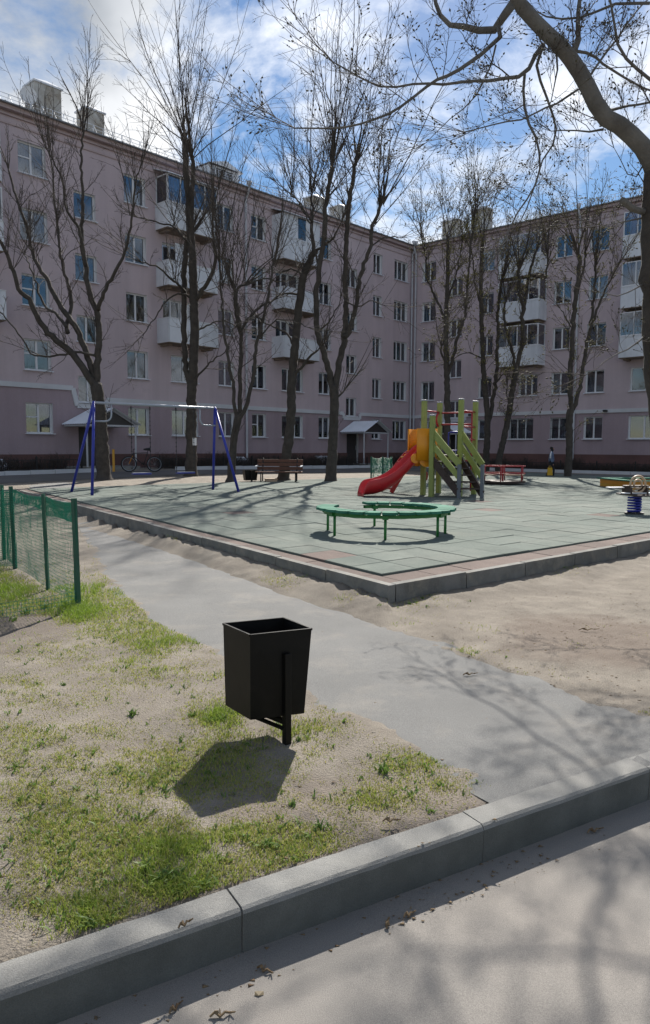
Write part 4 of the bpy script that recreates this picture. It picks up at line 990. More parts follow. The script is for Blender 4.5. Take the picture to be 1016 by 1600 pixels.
m = MB(); m.add(botc + [p + np.array([0, 0, .004]) for p in botc], [(0, 1, 2, 3), (7, 6, 5, 4)]); m.build('floor_panel', M['black'], b_t)
m = MB()
for i in range(4): m.bar(topc[i], topc[(i + 1) % 4], .010, .010)
m.build('rim', M['black'], b_t)
fmid = (topc[1] + topc[2]) / 2; fb = (botc[1] + botc[2]) / 2; on_ = np.array([fmid[0], fmid[1], 0]); on_ /= np.linalg.norm(on_)
pp = fmid * 1.0 + on_ * .012; pb = np.array([pp[0], pp[1], 0]); m = MB(); tg = (topc[2] - topc[1]) / np.linalg.norm(topc[2] - topc[1])
pp2 = pp + tg * .02
m.bar((pp2[0], pp2[1], -.25), (pp2[0], pp2[1], BZ - .10), .034, .034, upv=on_); m.build('post', M['black'], b_t, bevel=.003)
m = MB(); m.bar((pp2[0] - on_[0] * .02, pp2[1] - on_[1] * .02, zb - .03), (-.03, -.02, zb - .012), .03, .02); m.bar((pp2[0], pp2[1], .07), (-.09, -.05, zb - .012), .02, .012); m.build('bracket', M['black'], b_t)

def small_bin(x, y, Y, w_, h_, label):
    p = at(x, y, Y); z = float(ground_z(np.array([p[0]]), np.array([p[1]]), False)[0]); t = thing('litter_bin', label, 'litter bin', (p[0], p[1], z), .3)
    m = MB(); a = w_ / 2; b = a * .85
    for s1, s2 in ((1, 0), (-1, 0), (0, 1), (0, -1)):
        mm = MB()
        if s1: mm.add([(s1 * b, -b, .16), (s1 * b, b, .16), (s1 * a, a, h_), (s1 * a, -a, h_), (s1 * (b - .01), -b, .16), (s1 * (b - .01), b, .16), (s1 * (a - .01), a, h_), (s1 * (a - .01), -a, h_)], [(0, 1, 2, 3), (7, 6, 5, 4), (2, 6, 7, 3)])
        else: mm.add([(-b, s2 * b, .16), (b, s2 * b, .16), (a, s2 * a, h_), (-a, s2 * a, h_), (-b, s2 * (b - .01), .16), (b, s2 * (b - .01), .16), (a, s2 * (a - .01), h_), (-a, s2 * (a - .01), h_)], [(0, 1, 2, 3), (7, 6, 5, 4), (2, 6, 7, 3)])
        mm.build('side_panel', M['black'], t)
    mm = MB(); mm.box(-b, -b, .15, b, b, .17); mm.build('floor_panel', M['black'], t)
    mm = MB(); mm.bar((0, -a - .03, -.1), (0, -a - .03, h_), .05, .05); mm.build('post', M['black'], t)
small_bin(391, 752, 25.3, .46, .5, 'small black litter bin left of the brown park bench')

# ------------------------------------------------------------------ green net fence
def net_run(t, a, b, z0, z1, cell=.034, wob=.010, seed=1, rr=.0020, za=None):
    g = np.random.default_rng(seed); a = np.array(a, float); b = np.array(b, float); d = b - a; L_ = np.linalg.norm(d); d /= L_; nn = np.array([-d[1], d[0]])
    nu, nv_ = int(L_ / cell) + 1, int((z1 - z0) / cell) + 1; uu = np.linspace(0, L_, nu); zz = np.linspace(z0, z1, nv_)
    UU, ZZ = np.meshgrid(uu, zz); off = wob * (fbm(UU * 3 + seed * 7, ZZ * 4, 3) - .5) * 4; off *= np.minimum(1, np.minimum(UU, L_ - UU) * 6)
    sag = .03 * np.sin(pi * UU / L_) * (ZZ - z0) / (z1 - z0)
    X = a[0] + d[0] * UU + nn[0] * off; Yy = a[1] + d[1] * UU + nn[1] * off; Zz = ZZ - sag + .006 * (fbm(UU * 5, ZZ * 5 + seed, 2) - .5)
    P = np.stack([X, Yy, Zz], -1); parts = [(P, np.full(P.shape[:2], rr)), (np.swapaxes(P, 0, 1).copy(), np.full((nu, nv_), rr))]
    o = mass(parts, 'netting', M['net'], t, 3); o['kind'] = 'stuff'; return o
def post(t, p, z0, z1, r, lean=(0, 0)):
    m = MB(); m.bar((p[0], p[1], z0 - .2), (p[0] + lean[0], p[1] + lean[1], z1), r * 2, r * 1.4); m.build('post', M['post'], t)
P1, P2, P3 = onz(123, 948, .0)[:2], onz(76, 922, .0)[:2], onz(24, 888, .0)[:2]
t = thing('net_fence', 'green plastic net fence on stakes at the left edge of the lawn', 'fence')
post(t, P1, 0, .96, .021, (-.02, .01)); post(t, P2, 0, .95, .019, (-.025, .0)); post(t, P3, 0, .95, .019, (-.03, .02))
P4 = np.array([-5.1, 8.0]); P5 = np.array([-4.0, 9.0]); post(t, P4, 0, .95, .019); post(t, P5, 0, .93, .019); P6 = np.array([-3.6, 5.2]); post(t, P6, 0, .95, .019)
net_run(t, P1, P2, .03, .93, seed=1); net_run(t, P2, P3, .03, .92, seed=2); net_run(t, P3, P5, .03, .90, seed=3, cell=.035)
net_run(t, P1, P2, .74, .93, seed=4, wob=.02, cell=.012, rr=.0018); net_run(t, P2, P3, .78, .92, seed=5, wob=.02, cell=.02)
net_run(t, P1 + np.array([0, 0]), P6, .0, .14, seed=8, cell=.03, wob=.03)
net_run(t, P3, P4, .03, .9, seed=6, cell=.02, rr=.0022); net_run(t, P3 + np.array([-.02, .03]), P4, .03, .9, seed=7, cell=.022, rr=.0022, wob=.03)
t = thing('net_fence', 'small enclosure of green netting behind the red slide', 'fence')
g1, g2, g3 = at(580, 747, 28.0), at(598, 748, 28.6), at(611, 745, 29.3); gzz = .2
for p in (g1, g2, g3): post(t, p[:2], gzz, gzz + .85, .03)
for k, (p, q_) in enumerate(((g1, g2), (g2, g3))):
    for z_ in range(2): net_run(t, p[:2] + z_ * .05, q_[:2] + z_ * .05, gzz, gzz + .8, cell=.04, seed=30 + k + z_ * 3, rr=.004, wob=.05)

# ------------------------------------------------------------------ swing set
tz = PADZ + .012
sA = onz(111, 769, tz)[:2]; sB = onz(144, 774, tz)[:2]; sC = onz(333, 765, tz)[:2]; sD = onz(374, 769, tz)[:2]
mid0, mid1 = (sA + sB) / 2, (sC + sD) / 2
sw = thing('swing_set', 'double swing with blue legs and a grey top bar', 'swing', (mid0[0], mid0[1], tz))
org = np.array([mid0[0], mid0[1], tz]); T0 = at(147, 629, mid0[1]) - org; T1 = at(336, 638, mid1[1]) - org
zt_ = (T0[2] + T1[2]) / 2; ex = np.array([mid1[0] - mid0[0], mid1[1] - mid0[1], 0]); LX = np.linalg.norm(ex); ex /= LX; ey = np.array([-ex[1], ex[0], 0])
tb0, tb1 = np.array([T0[0], T0[1], T0[2]]), np.array([T1[0], T1[1], T1[2]]); zt_ = min(T0[2], T1[2])
ex = (tb1 - tb0) * [1, 1, 0]; LX = np.linalg.norm(ex); ex /= LX; ey = np.array([-ex[1], ex[0], 0])
for f_, tp in ((sA, tb0), (sB, tb0), (sC, tb1), (sD, tb1)):
    m = MB(); m.tube([np.array([f_[0], f_[1], tz]) - org - [0, 0, .05], tp + np.array([0, 0, .03])], .036, 10); m.build('leg', M['blue'], sw, True)
m = MB(); m.tube([tb0, tb1], .034, 10); m.build('top_bar', M['galv'], sw, True)
for e_, sg in ((tb0, 1), (tb1, -1)):
    m = MB(); pts = [e_ + ex * sg * .42 + [0, 0, -.01], e_ + ex * sg * .42 + [0, 0, -.30]]
    for k in range(1, 6): a = k / 5 * pi / 2; pts.append(e_ + ex * sg * (.42 - .16 + .16 * cos(a)) + np.array([0, 0, -.30 - .16 * sin(a)]))
    pts.append(e_ + [0, 0, -.46]); m.tube(pts, .022, 8); m.build('corner_brace', M['galv'], sw, True)
for k, sx in enumerate((.365, .735)):
    c0 = tb0 + (tb1 - tb0) * sx; zs = .49 if k == 0 else .50
    seat = MB(); hw = .24
    p0, p1 = c0 - ex * hw, c0 + ex * hw
    seat.bar((p0[0], p0[1], zs), (p1[0], p1[1], zs), .20, .035); so_ = seat.build('seat', M['blue'], sw, bevel=.008)
    pl_ = MB(); pl_.bar((p0[0], p0[1], zs + .022), (p1[0], p1[1], zs + .022), .17, .012); pl_.build('seat_top', M['galv'], so_)
    for q_ in (p0, p1):
        m = MB(); m.tube([(q_[0], q_[1], zs), (q_[0], q_[1], zt_ - .10)], .008, 5); m.torus((q_[0], q_[1], zt_ - .06), .045, .01, ax=ex, n=10, m=5)
        for z_ in np.arange(zs, zt_ - .12, .055): m.torus((q_[0], q_[1], z_ + .03), .014, .005, ax=(ex if int(z_ * 1000) % 2 else ey), n=6, m=3)
        m.build('chain', M['blackiron'], sw)

# ------------------------------------------------------------------ circular bench
bc = np.array([.86, 10.3]); cb = thing('round_bench', 'low green C shaped slatted bench on thin legs', 'bench', (bc[0], bc[1], tz)); hz = .365
a_gap0, a_gap1 = radians(152), radians(360 + 108); nb_ = 23
def wedge(a0_, a1_, r0_, r1_, z0_, z1_, m_):
    mm = MB(); k = 3; V = []
    for i in range(k + 1):
        a = a0_ + (a1_ - a0_) * i / k; bul = 1 + .028 * sin(pi * i / k)
        for (r_, z_) in ((r0_, z0_), (r1_ * bul, z0_), (r1_ * bul, z1_), (r0_, z1_)): V.append((r_ * cos(a), r_ * sin(a), z_))
    F = [(i * 4 + j, i * 4 + (j + 1) % 4, (i + 1) * 4 + (j + 1) % 4, (i + 1) * 4 + j) for i in range(k) for j in range(4)] + [(0, 3, 2, 1), (k * 4, k * 4 + 1, k * 4 + 2, k * 4 + 3)]
    return mm.add(V, F)
da = (a_gap1 - a_gap0) / nb_; wme = wedge(.012, da - .012, .735, .965, hz - .034, hz, None).mesh('seat_board', M['bgreen'])
for i in range(nb_): link('seat_board', wme, cb, (0, 0, (rnd.random() - .5) * .005), a_gap0 + da * i)
m = MB(); m.torus((0, 0, hz - .07), .84, .02, n=60, m=6, a0=0, a1=2 * pi); 
fr_ = MB(); V = []; F = []
for i in range(61):
    a = a_gap0 + (a_gap1 - a_gap0) * i / 60
    for (r_, z_) in ((.80, hz - .09), (.88, hz - .09), (.88, hz - .046), (.80, hz - .046)): V.append((r_ * cos(a), r_ * sin(a), z_))
F = [(i * 4 + j, i * 4 + (j + 1) % 4, (i + 1) * 4 + (j + 1) % 4, (i + 1) * 4 + j) for i in range(60) for j in range(4)]
fr_.add(V, F); fr_.build('ring_frame', M['leg_green'], cb)
for (x, y) in ((522, 829), (534, 836), (602, 844), (686, 839), (658, 833), (586, 822)):
    p = onz(x, y, tz)[:2] - bc; a = atan2(p[1], p[0]); m = MB(); m.tube([(.84 * cos(a), .84 * sin(a), -.02), (.84 * cos(a), .84 * sin(a), hz - .05)], .019, 8); m.build('leg', M['leg_green'], cb, True)
    m = MB(); m.box(-.07, -.04, hz - .10, .07, .04, hz - .047); m.build('bracket', M['leg_green'], cb, loc=(.84 * cos(a), .84 * sin(a), 0), rz=a)

# ------------------------------------------------------------------ slide tower
ty = 18.6
c0 = at(701, 770, ty)[:2]; th = radians(-32); tw = thing('slide_tower', 'lime wooden play tower with red slide and stairs', 'slide', (c0[0], c0[1], tz), th)
h2 = .49; pz = 1.02
LT = lambda P: np.array([cos(th) * P[0] - sin(th) * P[1], sin(th) * P[0] + cos(th) * P[1]])     # local->world dir
IL = lambda P: np.array([cos(th) * (P[0] - c0[0]) + sin(th) * (P[1] - c0[1]), -sin(th) * (P[0] - c0[0]) + cos(th) * (P[1] - c0[1])])
def tpost(x, y, h_):
    m = MB(); m.box(x - .058, y - .058, -.05, x + .058, y + .058, h_); o = m.build('post', M['lime'], tw, bevel=.008)
    c_ = MB(); c_.box(x - .062, y - .062, h_, x + .062, y + .062, h_ + .035); c_.build('post_cap', M['cap'], o, bevel=.01)
    m = MB(); m.box(x - .05, y - .05, -.08, x + .05, y + .05, .08); 
PTS = {'P1': (-h2, -h2), 'P3': (h2, -h2), 'P4': (h2, h2), 'P2': (-h2, h2)}
for k, (x, y) in PTS.items(): tpost(x, y, 2.36)
p5 = IL(at(674, 775, 17.75)[:2]); tpost(p5[0], p5[1], 1.96)
fl = MB(); fl.box(-h2 - .05, -h2 - .05, pz - .12, h2 + .05, h2 + .05, pz - .05); fl.build('deck_frame', M['lime'], tw)
for i in range(8): m = MB(); m.box(-h2 + i * .122 + .003, -h2 - .06, pz - .048, -h2 + (i + 1) * .122 - .003, h2 + .06, pz); m.build('deck_plank', M['brownply'], tw)
# slide: red chute from the orange hood on the left down to the left
sA_ = IL(at(658, 730, 18.25)[:2]); sE = IL(onz(568, 775, tz)[:2]); d2 = sE - sA_; L2 = np.linalg.norm(d2); d2 /= L2; n2 = np.array([-d2[1], d2[0]])
prof = [(0, pz + .06), (.10, pz + .04), (.22, pz - .06), (.55, .60 - .02), (.80, .26), (.9, .17), (1.0, .15)]
prof = [(0, .96), (.10, .88), (.22, .69), (.36, .47), (.5, .29), (.64, .17), (.78, .10), (.9, .08), (.96, .075), (1.0, .07), (1.03, .06), (1.05, .03)]
def chute():
    m = MB(); V = []; hw = .27; pr_ = []
    for i, (f_, z_) in enumerate(prof):
        c_ = sA_ + d2 * L2 * f_; sh = .34 if f_ < .90 else .34 * sqrt(max(.0, 1 - ((f_ - .90) / .152) ** 2))
        for (o_, dz) in ((-hw - .03, sh - .02), (-hw, sh), (-hw + .03, sh - .03), (-hw + .05, .02), (0, 0), (hw - .05, .02), (hw - .03, sh - .03), (hw, sh), (hw + .03, sh - .02), (hw + .03, -.06), (-hw - .03, -.06)):
            p = c_ + n2 * o_; V.append((p[0], p[1], max(z_ + dz, 0.0)))
    k = 11; n = len(prof); F = [(i * k + j, i * k + (j + 1) % k, (i + 1) * k + (j + 1) % k, (i + 1) * k + j) for i in range(n - 1) for j in range(k)] + [tuple(range(k)), tuple((n - 1) * k + j for j in range(k - 1, -1, -1))]
    return m.add(V, F)
so2 = chute().build('slide', M['red'], tw, True)
bv = so2.modifiers.new('sub', 'SUBSURF'); bv.levels = 2; bv.render_levels = 2
# round yellow medallion on the side
for sg in (-1, 1):
    p = sA_ + d2 * L2 * .17 + n2 * sg * .285; q_ = p + n2 * sg * .03; m = MB(); m.tube([(p[0], p[1], .93), (q_[0], q_[1], .93)], .12, 20); m.build('medallion', M['orange'], so2)
# orange hood (half cylinder walls with arch) at the top of the slide
hc = sA_ - d2 * .02
for sg in (-1, 1):
    m = MB(); V = []; n = 12
    for i in range(n + 1):
        a = -pi / 2 + pi * i / n; 
        for rr_ in (.29, .33):
            lx = .0 + .26 * cos(a) if True else 0
            p = hc + n2 * sg * (.10 + rr_ * .75) + d2 * (rr_ * .8 * sin(a)) ; bul = n2 * sg * .10 * cos(a); p = p + bul
            V += [(p[0], p[1], .88), (p[0], p[1], 1.66)]
    F = []
    for i in range(n): b_ = i * 4; F += [(b_, b_ + 4, b_ + 5, b_ + 1), (b_ + 2, b_ + 3, b_ + 7, b_ + 6), (b_ + 1, b_ + 5, b_ + 7, b_ + 3), (b_, b_ + 2, b_ + 6, b_ + 4)]
    F += [(0, 1, 3, 2), (n * 4, n * 4 + 2, n * 4 + 3, n * 4 + 1)]
    m.add(V, F); m.build('hood_panel', M['orange'], tw, True)
m = MB(); p = hc + n2 * .33; q_ = hc - n2 * .33; m.tube([(p[0], p[1], 1.63), (q_[0], q_[1], 1.63)], .035, 10); m.build('hood_bar', M['orange'], tw, True)
m = MB(); hp = hc - d2 * .27
for sg in (-1, 1): p = hp + n2 * sg * .22; m.bar((p[0], p[1], pz), (p[0], p[1], 1.6), .04, .04)
m.build('hood_post', M['redpaint'], tw)
m = MB(); 
for sg in (-1, 1): p = hc + n2 * sg * .33; m.tube([(p[0], p[1], .92), (p[0] + n2[0] * sg * .04, p[1] + n2[1] * sg * .04, .92)], .20, 20)
m.build('hood_disc', M['orange'], tw)
# stairs towards the right front
sF0 = IL(at(717, 779, 17.35)[:2]); sF1 = IL(at(753, 779, 17.35)[:2]); sT0 = np.array(p5); sT1 = np.array([h2, -h2 + .0])
def rail(a, b, z0, z1, w_, h_, m_, name='stair_rail'):
    m = MB(); m.bar((a[0], a[1], z0), (b[0], b[1], z1), w_, h_); m.build(name, m_, tw)
dn = (sF0 + sF1 - sT0 - sT1) / 2; dn /= np.linalg.norm(dn)
for a, b in ((sT0, sF0), (sT1, sF1)):
    rail(a, b, 1.58, .80, .045, .15, M['lime']); rail(a, b, 1.27, .49, .045, .13, M['lime']); rail(a, b, .92, .10, .05, .17, M['brownply'], 'stringer')
    m = MB(); m.box(b[0] - .04, b[1] - .04, -.05, b[0] + .04, b[1] + .04, .80); m.build('stair_post', M['steel'], tw, bevel=.006)
for i in range(5):
    f_ = (i + .6) / 5.3; a = sT0 + (sF0 - sT0) * f_; b = sT1 + (sF1 - sT1) * f_; z_ = .95 - .84 * f_; m = MB(); m.bar((a[0], a[1], z_), (b[0], b[1], z_), .17, .035); m.build('step', M['brownply'], tw)
# red bars, ladder and climbing net on the tower
def rbar(a, b, r=.021, name='red_bar'): m = MB(); m.tube([a, b], r, 8); m.build(name, M['redpaint'], tw, True)
for z_ in (2.10, 1.80): rbar((-h2, h2, z_), (h2, h2, z_))
for z_ in (2.10, 1.72, 1.40, .98 - .1): rbar((h2, -h2, z_), (h2, h2, z_))
rbar((h2, .25, .1), (h2, .25, 2.10)); rbar((-h2, -h2, 2.12), (-h2, h2, 2.12))
m = MB(); pts = [(-h2, h2 - .1 - .12 * sin(k / 8 * pi), 2.1 - .35 * k / 8) for k in range(9)]; m.tube(pts, .03, 8); m.build('red_handle', M['redpaint'], tw, True)
m = MB(); pts = []
for k in range(17): a = 2 * pi * k / 16; pts.append((-.05 + .15 * max(-1, min(1, 1.35 * cos(a))), h2 - .08, 1.36 + .24 * max(-1, min(1, 1.3 * sin(a)))))
m.tube(pts, .022, 8, caps=False); m.build('blue_loop', M['blue'], tw, True)
# red arched climbing ladder behind the slide
lA = IL(at(648, 700, 19.6)[:2]); lE = IL(at(603, 770, 19.3)[:2]); dl2 = lE - lA; LL = np.linalg.norm(dl2); dl2 /= LL; nl2 = np.array([-dl2[1], dl2[0]])
def lz(f_): return 1.08 - 1.06 * f_ ** 1.3
for sg in (-1, 1):
    m = MB()
    pts = [(*(lA + dl2 * LL * f_ * (1 if f_ < .95 else 1) + nl2 * sg * .33), lz(f_)) for f_ in np.linspace(0, 1, 9)]
    for a, b in zip(pts[:-1], pts[1:]): m.bar(a, b, .04, .11)
    m.build('ladder_side', M['redpaint'], tw)
for i in range(7):
    f_ = (i + .5) / 7; a = lA + dl2 * LL * f_ - nl2 * .31; b = lA + dl2 * LL * f_ + nl2 * .31; m = MB(); m.bar((a[0], a[1], lz(f_)), (b[0], b[1], lz(f_)), .15, .04); m.build('ladder_rung', M['yel'] if i % 2 else M['redpaint'], tw)
for x, y in ((-h2 - .2, h2 * .3),): 
    m = MB(); m.tube([(x, y, .45), (x - .04, y, .45)], .12, 16); m.build('game_disc', M['redpaint'], tw)

# ------------------------------------------------------------------ carousel
cp = onz(794, 758, tz)[:2] + np.array([.0, .74]); ca = thing('carousel', 'red metal carousel right of the slide tower', 'carousel', (cp[0], cp[1], tz))
m = MB(); m.tube([(0, 0, .05), (0, 0, .11)], [.74, .74], 28); m.build('platform', M['brownply'], ca)
m = MB(); m.tube([(0, 0, -.02), (0, 0, .05)], .2, 16); m.build('base', M['blackiron'], ca)
m = MB(); m.tube([(0, 0, .1), (0, 0, .62)], .03, 8); m.build('spindle', M['redpaint'], ca)
m = MB(); m.torus((0, 0, .60), .33, .018, n=24); m.build('wheel', M['redpaint'], ca)
for k in range(6):
    a0_ = k * pi / 3 + .2; m = MB(); m.tube([(.72 * cos(a0_), .72 * sin(a0_), .1), (.72 * cos(a0_), .72 * sin(a0_), .6)], .02, 8); m.build('upright', M['redpaint'], ca, True)
for z_ in (.60, .36):
    m = MB(); m.torus((0, 0, z_), .72, .02, n=36, m=6); m.build('guard_rail', M['redpaint'], ca, True)
for k in range(3):
    a0_ = k * 2 * pi / 3 + .4; m = MB()
    V = []; 
    for i in range(7):
        a = a0_ + 1.5 * i / 6
        for (r_, z_) in ((.42, .30), (.70, .30), (.70, .335), (.42, .335)): V.append((r_ * cos(a), r_ * sin(a), z_))
    m.add(V, [(i * 4 + j, i * 4 + (j + 1) % 4, (i + 1) * 4 + (j + 1) % 4, (i + 1) * 4 + j) for i in range(6) for j in range(4)] + [(0, 3, 2, 1), (24, 25, 26, 27)]); m.build('seat', M['beige'], ca)

# ------------------------------------------------------------------ spring rocker and sandbox
rp = onz(991, 803, tz)[:2]; rk = thing('spring_rocker', 'spring rocker with blue coil and white boards near the right edge', 'spring rocker', (rp[0], rp[1], tz), .15)
m = MB(); m.tube([(.11 * cos(a), .11 * sin(a), .03 + .30 * a / (12 * pi)) for a in np.linspace(0, 12 * pi, 120)], .019, 8); m.build('spring', M['blue'], rk, True)
m = MB(); m.tube([(0, 0, -.01), (0, 0, .03)], .17, 20); m.build('base_plate', M['blackiron'], rk)
m = MB(); m.box(-.17, -.35, .34, .17, .35, .37); m.build('carrier', M['brownply'], rk, bevel=.01)
for x in (-.16, .16): m = MB(); m.bar((x, 0, .36), (x, 0, .5), .03, .3, upv=(0, 1, 0)); m.build('side_board', M['brownply'], rk)
m = MB(); m.box(-.30, -.14, .378, .30, -.02, .40); m.build('foot_board', M['white'], rk, bevel=.008)
m = MB(); m.box(-.46, .06, .47, .46, .22, .49); m.build('wing_board', M['white'], rk, bevel=.008)
m = MB(); m.box(-.23, -.1, .50, .23, .05, .53); m.build('seat', M['brownply'], rk, bevel=.01)
for r_ in (.15, .08): m = MB(); m.torus((0, -.08, .55), r_, .022, ax=(0, 1, 0), n=20, m=6); m.build('ring_handle', M['beige'], rk, True)
sb = onz(986, 765, tz)[:2]; sbx = thing('sandbox', 'wooden sandbox with pale green seat boards at the right edge', 'sandbox', (sb[0], sb[1], tz), radians(6))
S_ = 1.9
for i, (x0, y0, x1, y1) in enumerate(((0, 0, S_, .05), (0, S_ - .05, S_, S_), (0, .053, .05, S_ - .053), (S_ - .05, .053, S_, S_ - .053))):
    for k in range(2): m = MB(); m.box(x0, y0, -.02 + k * .125, x1, y1, .10 + k * .125); m.build('side_board', M['orange'] if k else M['yel'], sbx)
for (x0, y0, x1, y1) in ((-.08, -.08, S_ + .08, .18), (-.08, S_ - .18, S_ + .08, S_ + .08), (-.08, .183, .18, S_ - .183), (S_ - .18, .183, S_ + .08, S_ - .183)):
    m = MB(); m.box(x0, y0, .235, x1, y1, .27); m.build('seat_board', M['bgreen'], sbx, bevel=.006)
m = MB(); m.box(.06, .06, -.02, S_ - .06, S_ - .06, .16); m.build('sand_fill', M['sand'], sbx)

# ------------------------------------------------------------------ park bench with a crate under it
bp = at(436, 752, 25.2); bz_ = float(ground_z(np.array([bp[0]]), np.array([bp[1]]), False)[0])
pb_ = thing('park_bench', 'brown slatted park bench with metal legs before the leaning tree', 'bench', (bp[0], bp[1], bz_), radians(-4))
for i in range(4): m = MB(); m.box(-.80, -.22 + i * .115, .43, .80, -.22 + i * .115 + .10, .465); m.build('seat_slat', M['benchwood'], pb_, bevel=.005)
for i in range(3): m = MB(); m.bar((-.80, .27 + i * .035, .56 + i * .13), (.80, .27 + i * .035, .56 + i * .13), .03, .11); m.build('back_slat', M['benchwood'], pb_, bevel=.005)
for x in (-.6, .6):
    m = MB(); m.tube([(x, -.2, -.05), (x, -.2, .42), (x, .22, .42), (x, .26, .5), (x, .36, .92)], .022, 8); m.tube([(x, .2, -.05), (x, .2, .42)], .022, 8); m.build('leg_frame', M['blackiron'], pb_, True)
    m = MB(); m.bar((x * 1.3, -.22, .63), (x * 1.3, .28, .66), .06, .03); m.build('armrest', M['galv'], pb_)
m = MB(); m.box(-.2, -.14, 0, .2, .14, .18); m.box(-.22, -.16, .18, .22, .16, .21); cr_ = m.build('cardboard_box', M['beige'], None, loc=(bp[0] - .28, bp[1] + .05, bz_), rz=.2, bevel=.01); tag(cr_, 'small pale box lying under the brown park bench', 'box')

# ------------------------------------------------------------------ bicycle
kp = at(222, 742, 30.6); kz = float(ground_z(np.array([kp[0]]), np.array([kp[1]]), False)[0])
bk = thing('bicycle', 'dark mountain bicycle parked beside the left entrance canopy', 'bicycle', (kp[0], kp[1], kz), radians(12))
R_ = .33; xf, xr = -.52, .52
for x in (xf, xr):
    m = MB(); m.torus((x, 0, R_), R_ - .025, .026, ax=(0, 1, 0), n=28, m=8); wo = m.build('tyre', M['tyre'], bk, True)
    m = MB(); m.torus((x, 0, R_), R_ - .055, .012, ax=(0, 1, 0), n=28, m=6); m.build('rim', M['galv'], wo, True)
    m = MB()
    for k in range(14): a = 2 * pi * k / 14; m.tube([(x, 0, R_), (x + (R_ - .06) * cos(a), 0, R_ + (R_ - .06) * sin(a))], .0025, 3)
    m.tube([(x, -.05, R_), (x, .05, R_)], .02, 8); m.build('spokes', M['galv'], wo)
bb = (.08, 0, .30); hd = (-.34, 0, .78); hd2 = (-.36, 0, .68); st_ = (.24, 0, .80)
m = MB(); m.tube([hd, st_], .017, 8); m.tube([hd2, bb], .02, 8); m.tube([bb, st_], .017, 8); m.tube([bb, (xr, .06, R_)], .011, 6); m.tube([bb, (xr, -.06, R_)], .011, 6); m.tube([(.22, 0, .74), (xr, .06, R_)], .010, 6); m.tube([(.22, 0, .74), (xr, -.06, R_)], .010, 6); m.tube([hd, hd2], .022, 8); m.build('bicycle_frame', M['blackiron'], bk, True)
m = MB(); m.tube([hd2, (-.42, .06, .55), (xf, .06, R_)], .014, 6); m.tube([hd2, (-.42, -.06, .55), (xf, -.06, R_)], .014, 6); m.build('fork', M['orange'], bk, True)
m = MB(); m.tube([hd, (-.33, 0, .93)], .015, 6); m.tube([(-.28, -.31, .96), (-.34, -.15, .94), (-.34, .15, .94), (-.28, .31, .96)], .013, 6); m.build('handlebar', M['blackiron'], bk, True)
m = MB(); m.tube([st_, (.26, 0, .92)], .014, 6); m.tube([(.08, 0, .945), (.2, 0, .95), (.36, 0, .955)], [.025, .05, .075], 8); m.build('saddle', M['blackiron'], bk, True)
m = MB(); m.torus((.08, -.05, .30), .09, .01, ax=(0, 1, 0), n=18, m=5); m.tube([(.08, -.06, .30), (.14, -.07, .14)], .01, 5); m.tube([(.08, .06, .30), (.02, .07, .46)], .01, 5); m.build('crank', M['blackiron'], bk)

# yellow post by the door
yp = at(178, 733, 30.8); m = MB(); m.bar((0, 0, -.2), (0, 0, .95), .09, .06, upv=(0, 1, 0)); m.box(-.05, -.04, .95, .05, .04, .97)
tag(m.build('yellow_post', M['yel'], None, loc=(yp[0], yp[1], .3)), 'short yellow post beside the left entrance door', 'post')

# ------------------------------------------------------------------ person
hp_ = at(861, 742, 31.5); hz_ = float(ground_z(np.array([hp_[0]]), np.array([hp_[1]]), False)[0]); Hh = 1.40
pe = thing('person', 'person in a blue grey jacket with white shoulder stripe walking by the right fence', 'person', (hp_[0], hp_[1], hz_), radians(70))
def skin_obj(name, verts, edges, radii, m_, parent, root=0, sub=2):
    me = bpy.data.meshes.new(name); me.from_pydata([tuple(np.array(v) * Hh / 1.7) for v in verts], edges, []); me.materials.append(m_); o = link(name, me, parent)
    sk = o.modifiers.new('skin', 'SKIN'); o.modifiers.new('sub', 'SUBSURF').levels = sub; o.modifiers['sub'].render_levels = sub
    for i, r_ in enumerate(radii):
        v = me.skin_vertices[0].data[i]; v.radius = (r_[0] * Hh / 1.7, r_[1] * Hh / 1.7) if isinstance(r_, tuple) else (r_ * Hh / 1.7,) * 2; v.use_root = (i == root)
    return o
# faces local -Y ; x is the person's side
V = [(0, 0, .92), (0, .0, 1.12), (0, .0, 1.36), (0, -.01, 1.47), (0, -.03, 1.54), (0, -.03, 1.63),
     (.10, 0, .86), (.10, -.14, .48), (.10, -.10, .08), (.10, -.24, .04), (-.10, 0, .86), (-.10, .10, .48), (-.10, .26, .12), (-.10, .16, .04),
     (.17, 0, 1.38), (.24, .04, 1.12), (.23, -.10, .90), (.23, -.13, .82), (-.17, 0, 1.38), (-.24, .02, 1.12), (-.23, -.08, .88), (-.23, -.10, .80)]
E_ = [(0, 1), (1, 2), (2, 3), (3, 4), (4, 5), (0, 6), (6, 7), (7, 8), (8, 9), (0, 10), (10, 11), (11, 12), (12, 13), (2, 14), (14, 15), (15, 16), (16, 17), (2, 18), (18, 19), (19, 20), (20, 21)]
R_ = [.13, .13, .14, .055, .085, .09, .085, .06, .045, .035, .085, .06, .045, .035, .07, .05, .04, .035, .07, .05, .04, .035]
skin_obj('body', V, E_, R_, M['trouser'], pe)
skin_obj('jacket', [(0, 0, .86), (0, 0, 1.1), (0, 0, 1.34), (0, 0, 1.43), (.18, 0, 1.38), (.25, .04, 1.12), (.235, -.09, .92), (-.18, 0, 1.38), (-.25, .02, 1.12), (-.235, -.07, .90)],
         [(0, 1), (1, 2), (2, 3), (2, 4), (4, 5), (5, 6), (2, 7), (7, 8), (8, 9)], [.165, .16, .165, .075, .085, .068, .055, .085, .068, .055], M['jacket'], pe)
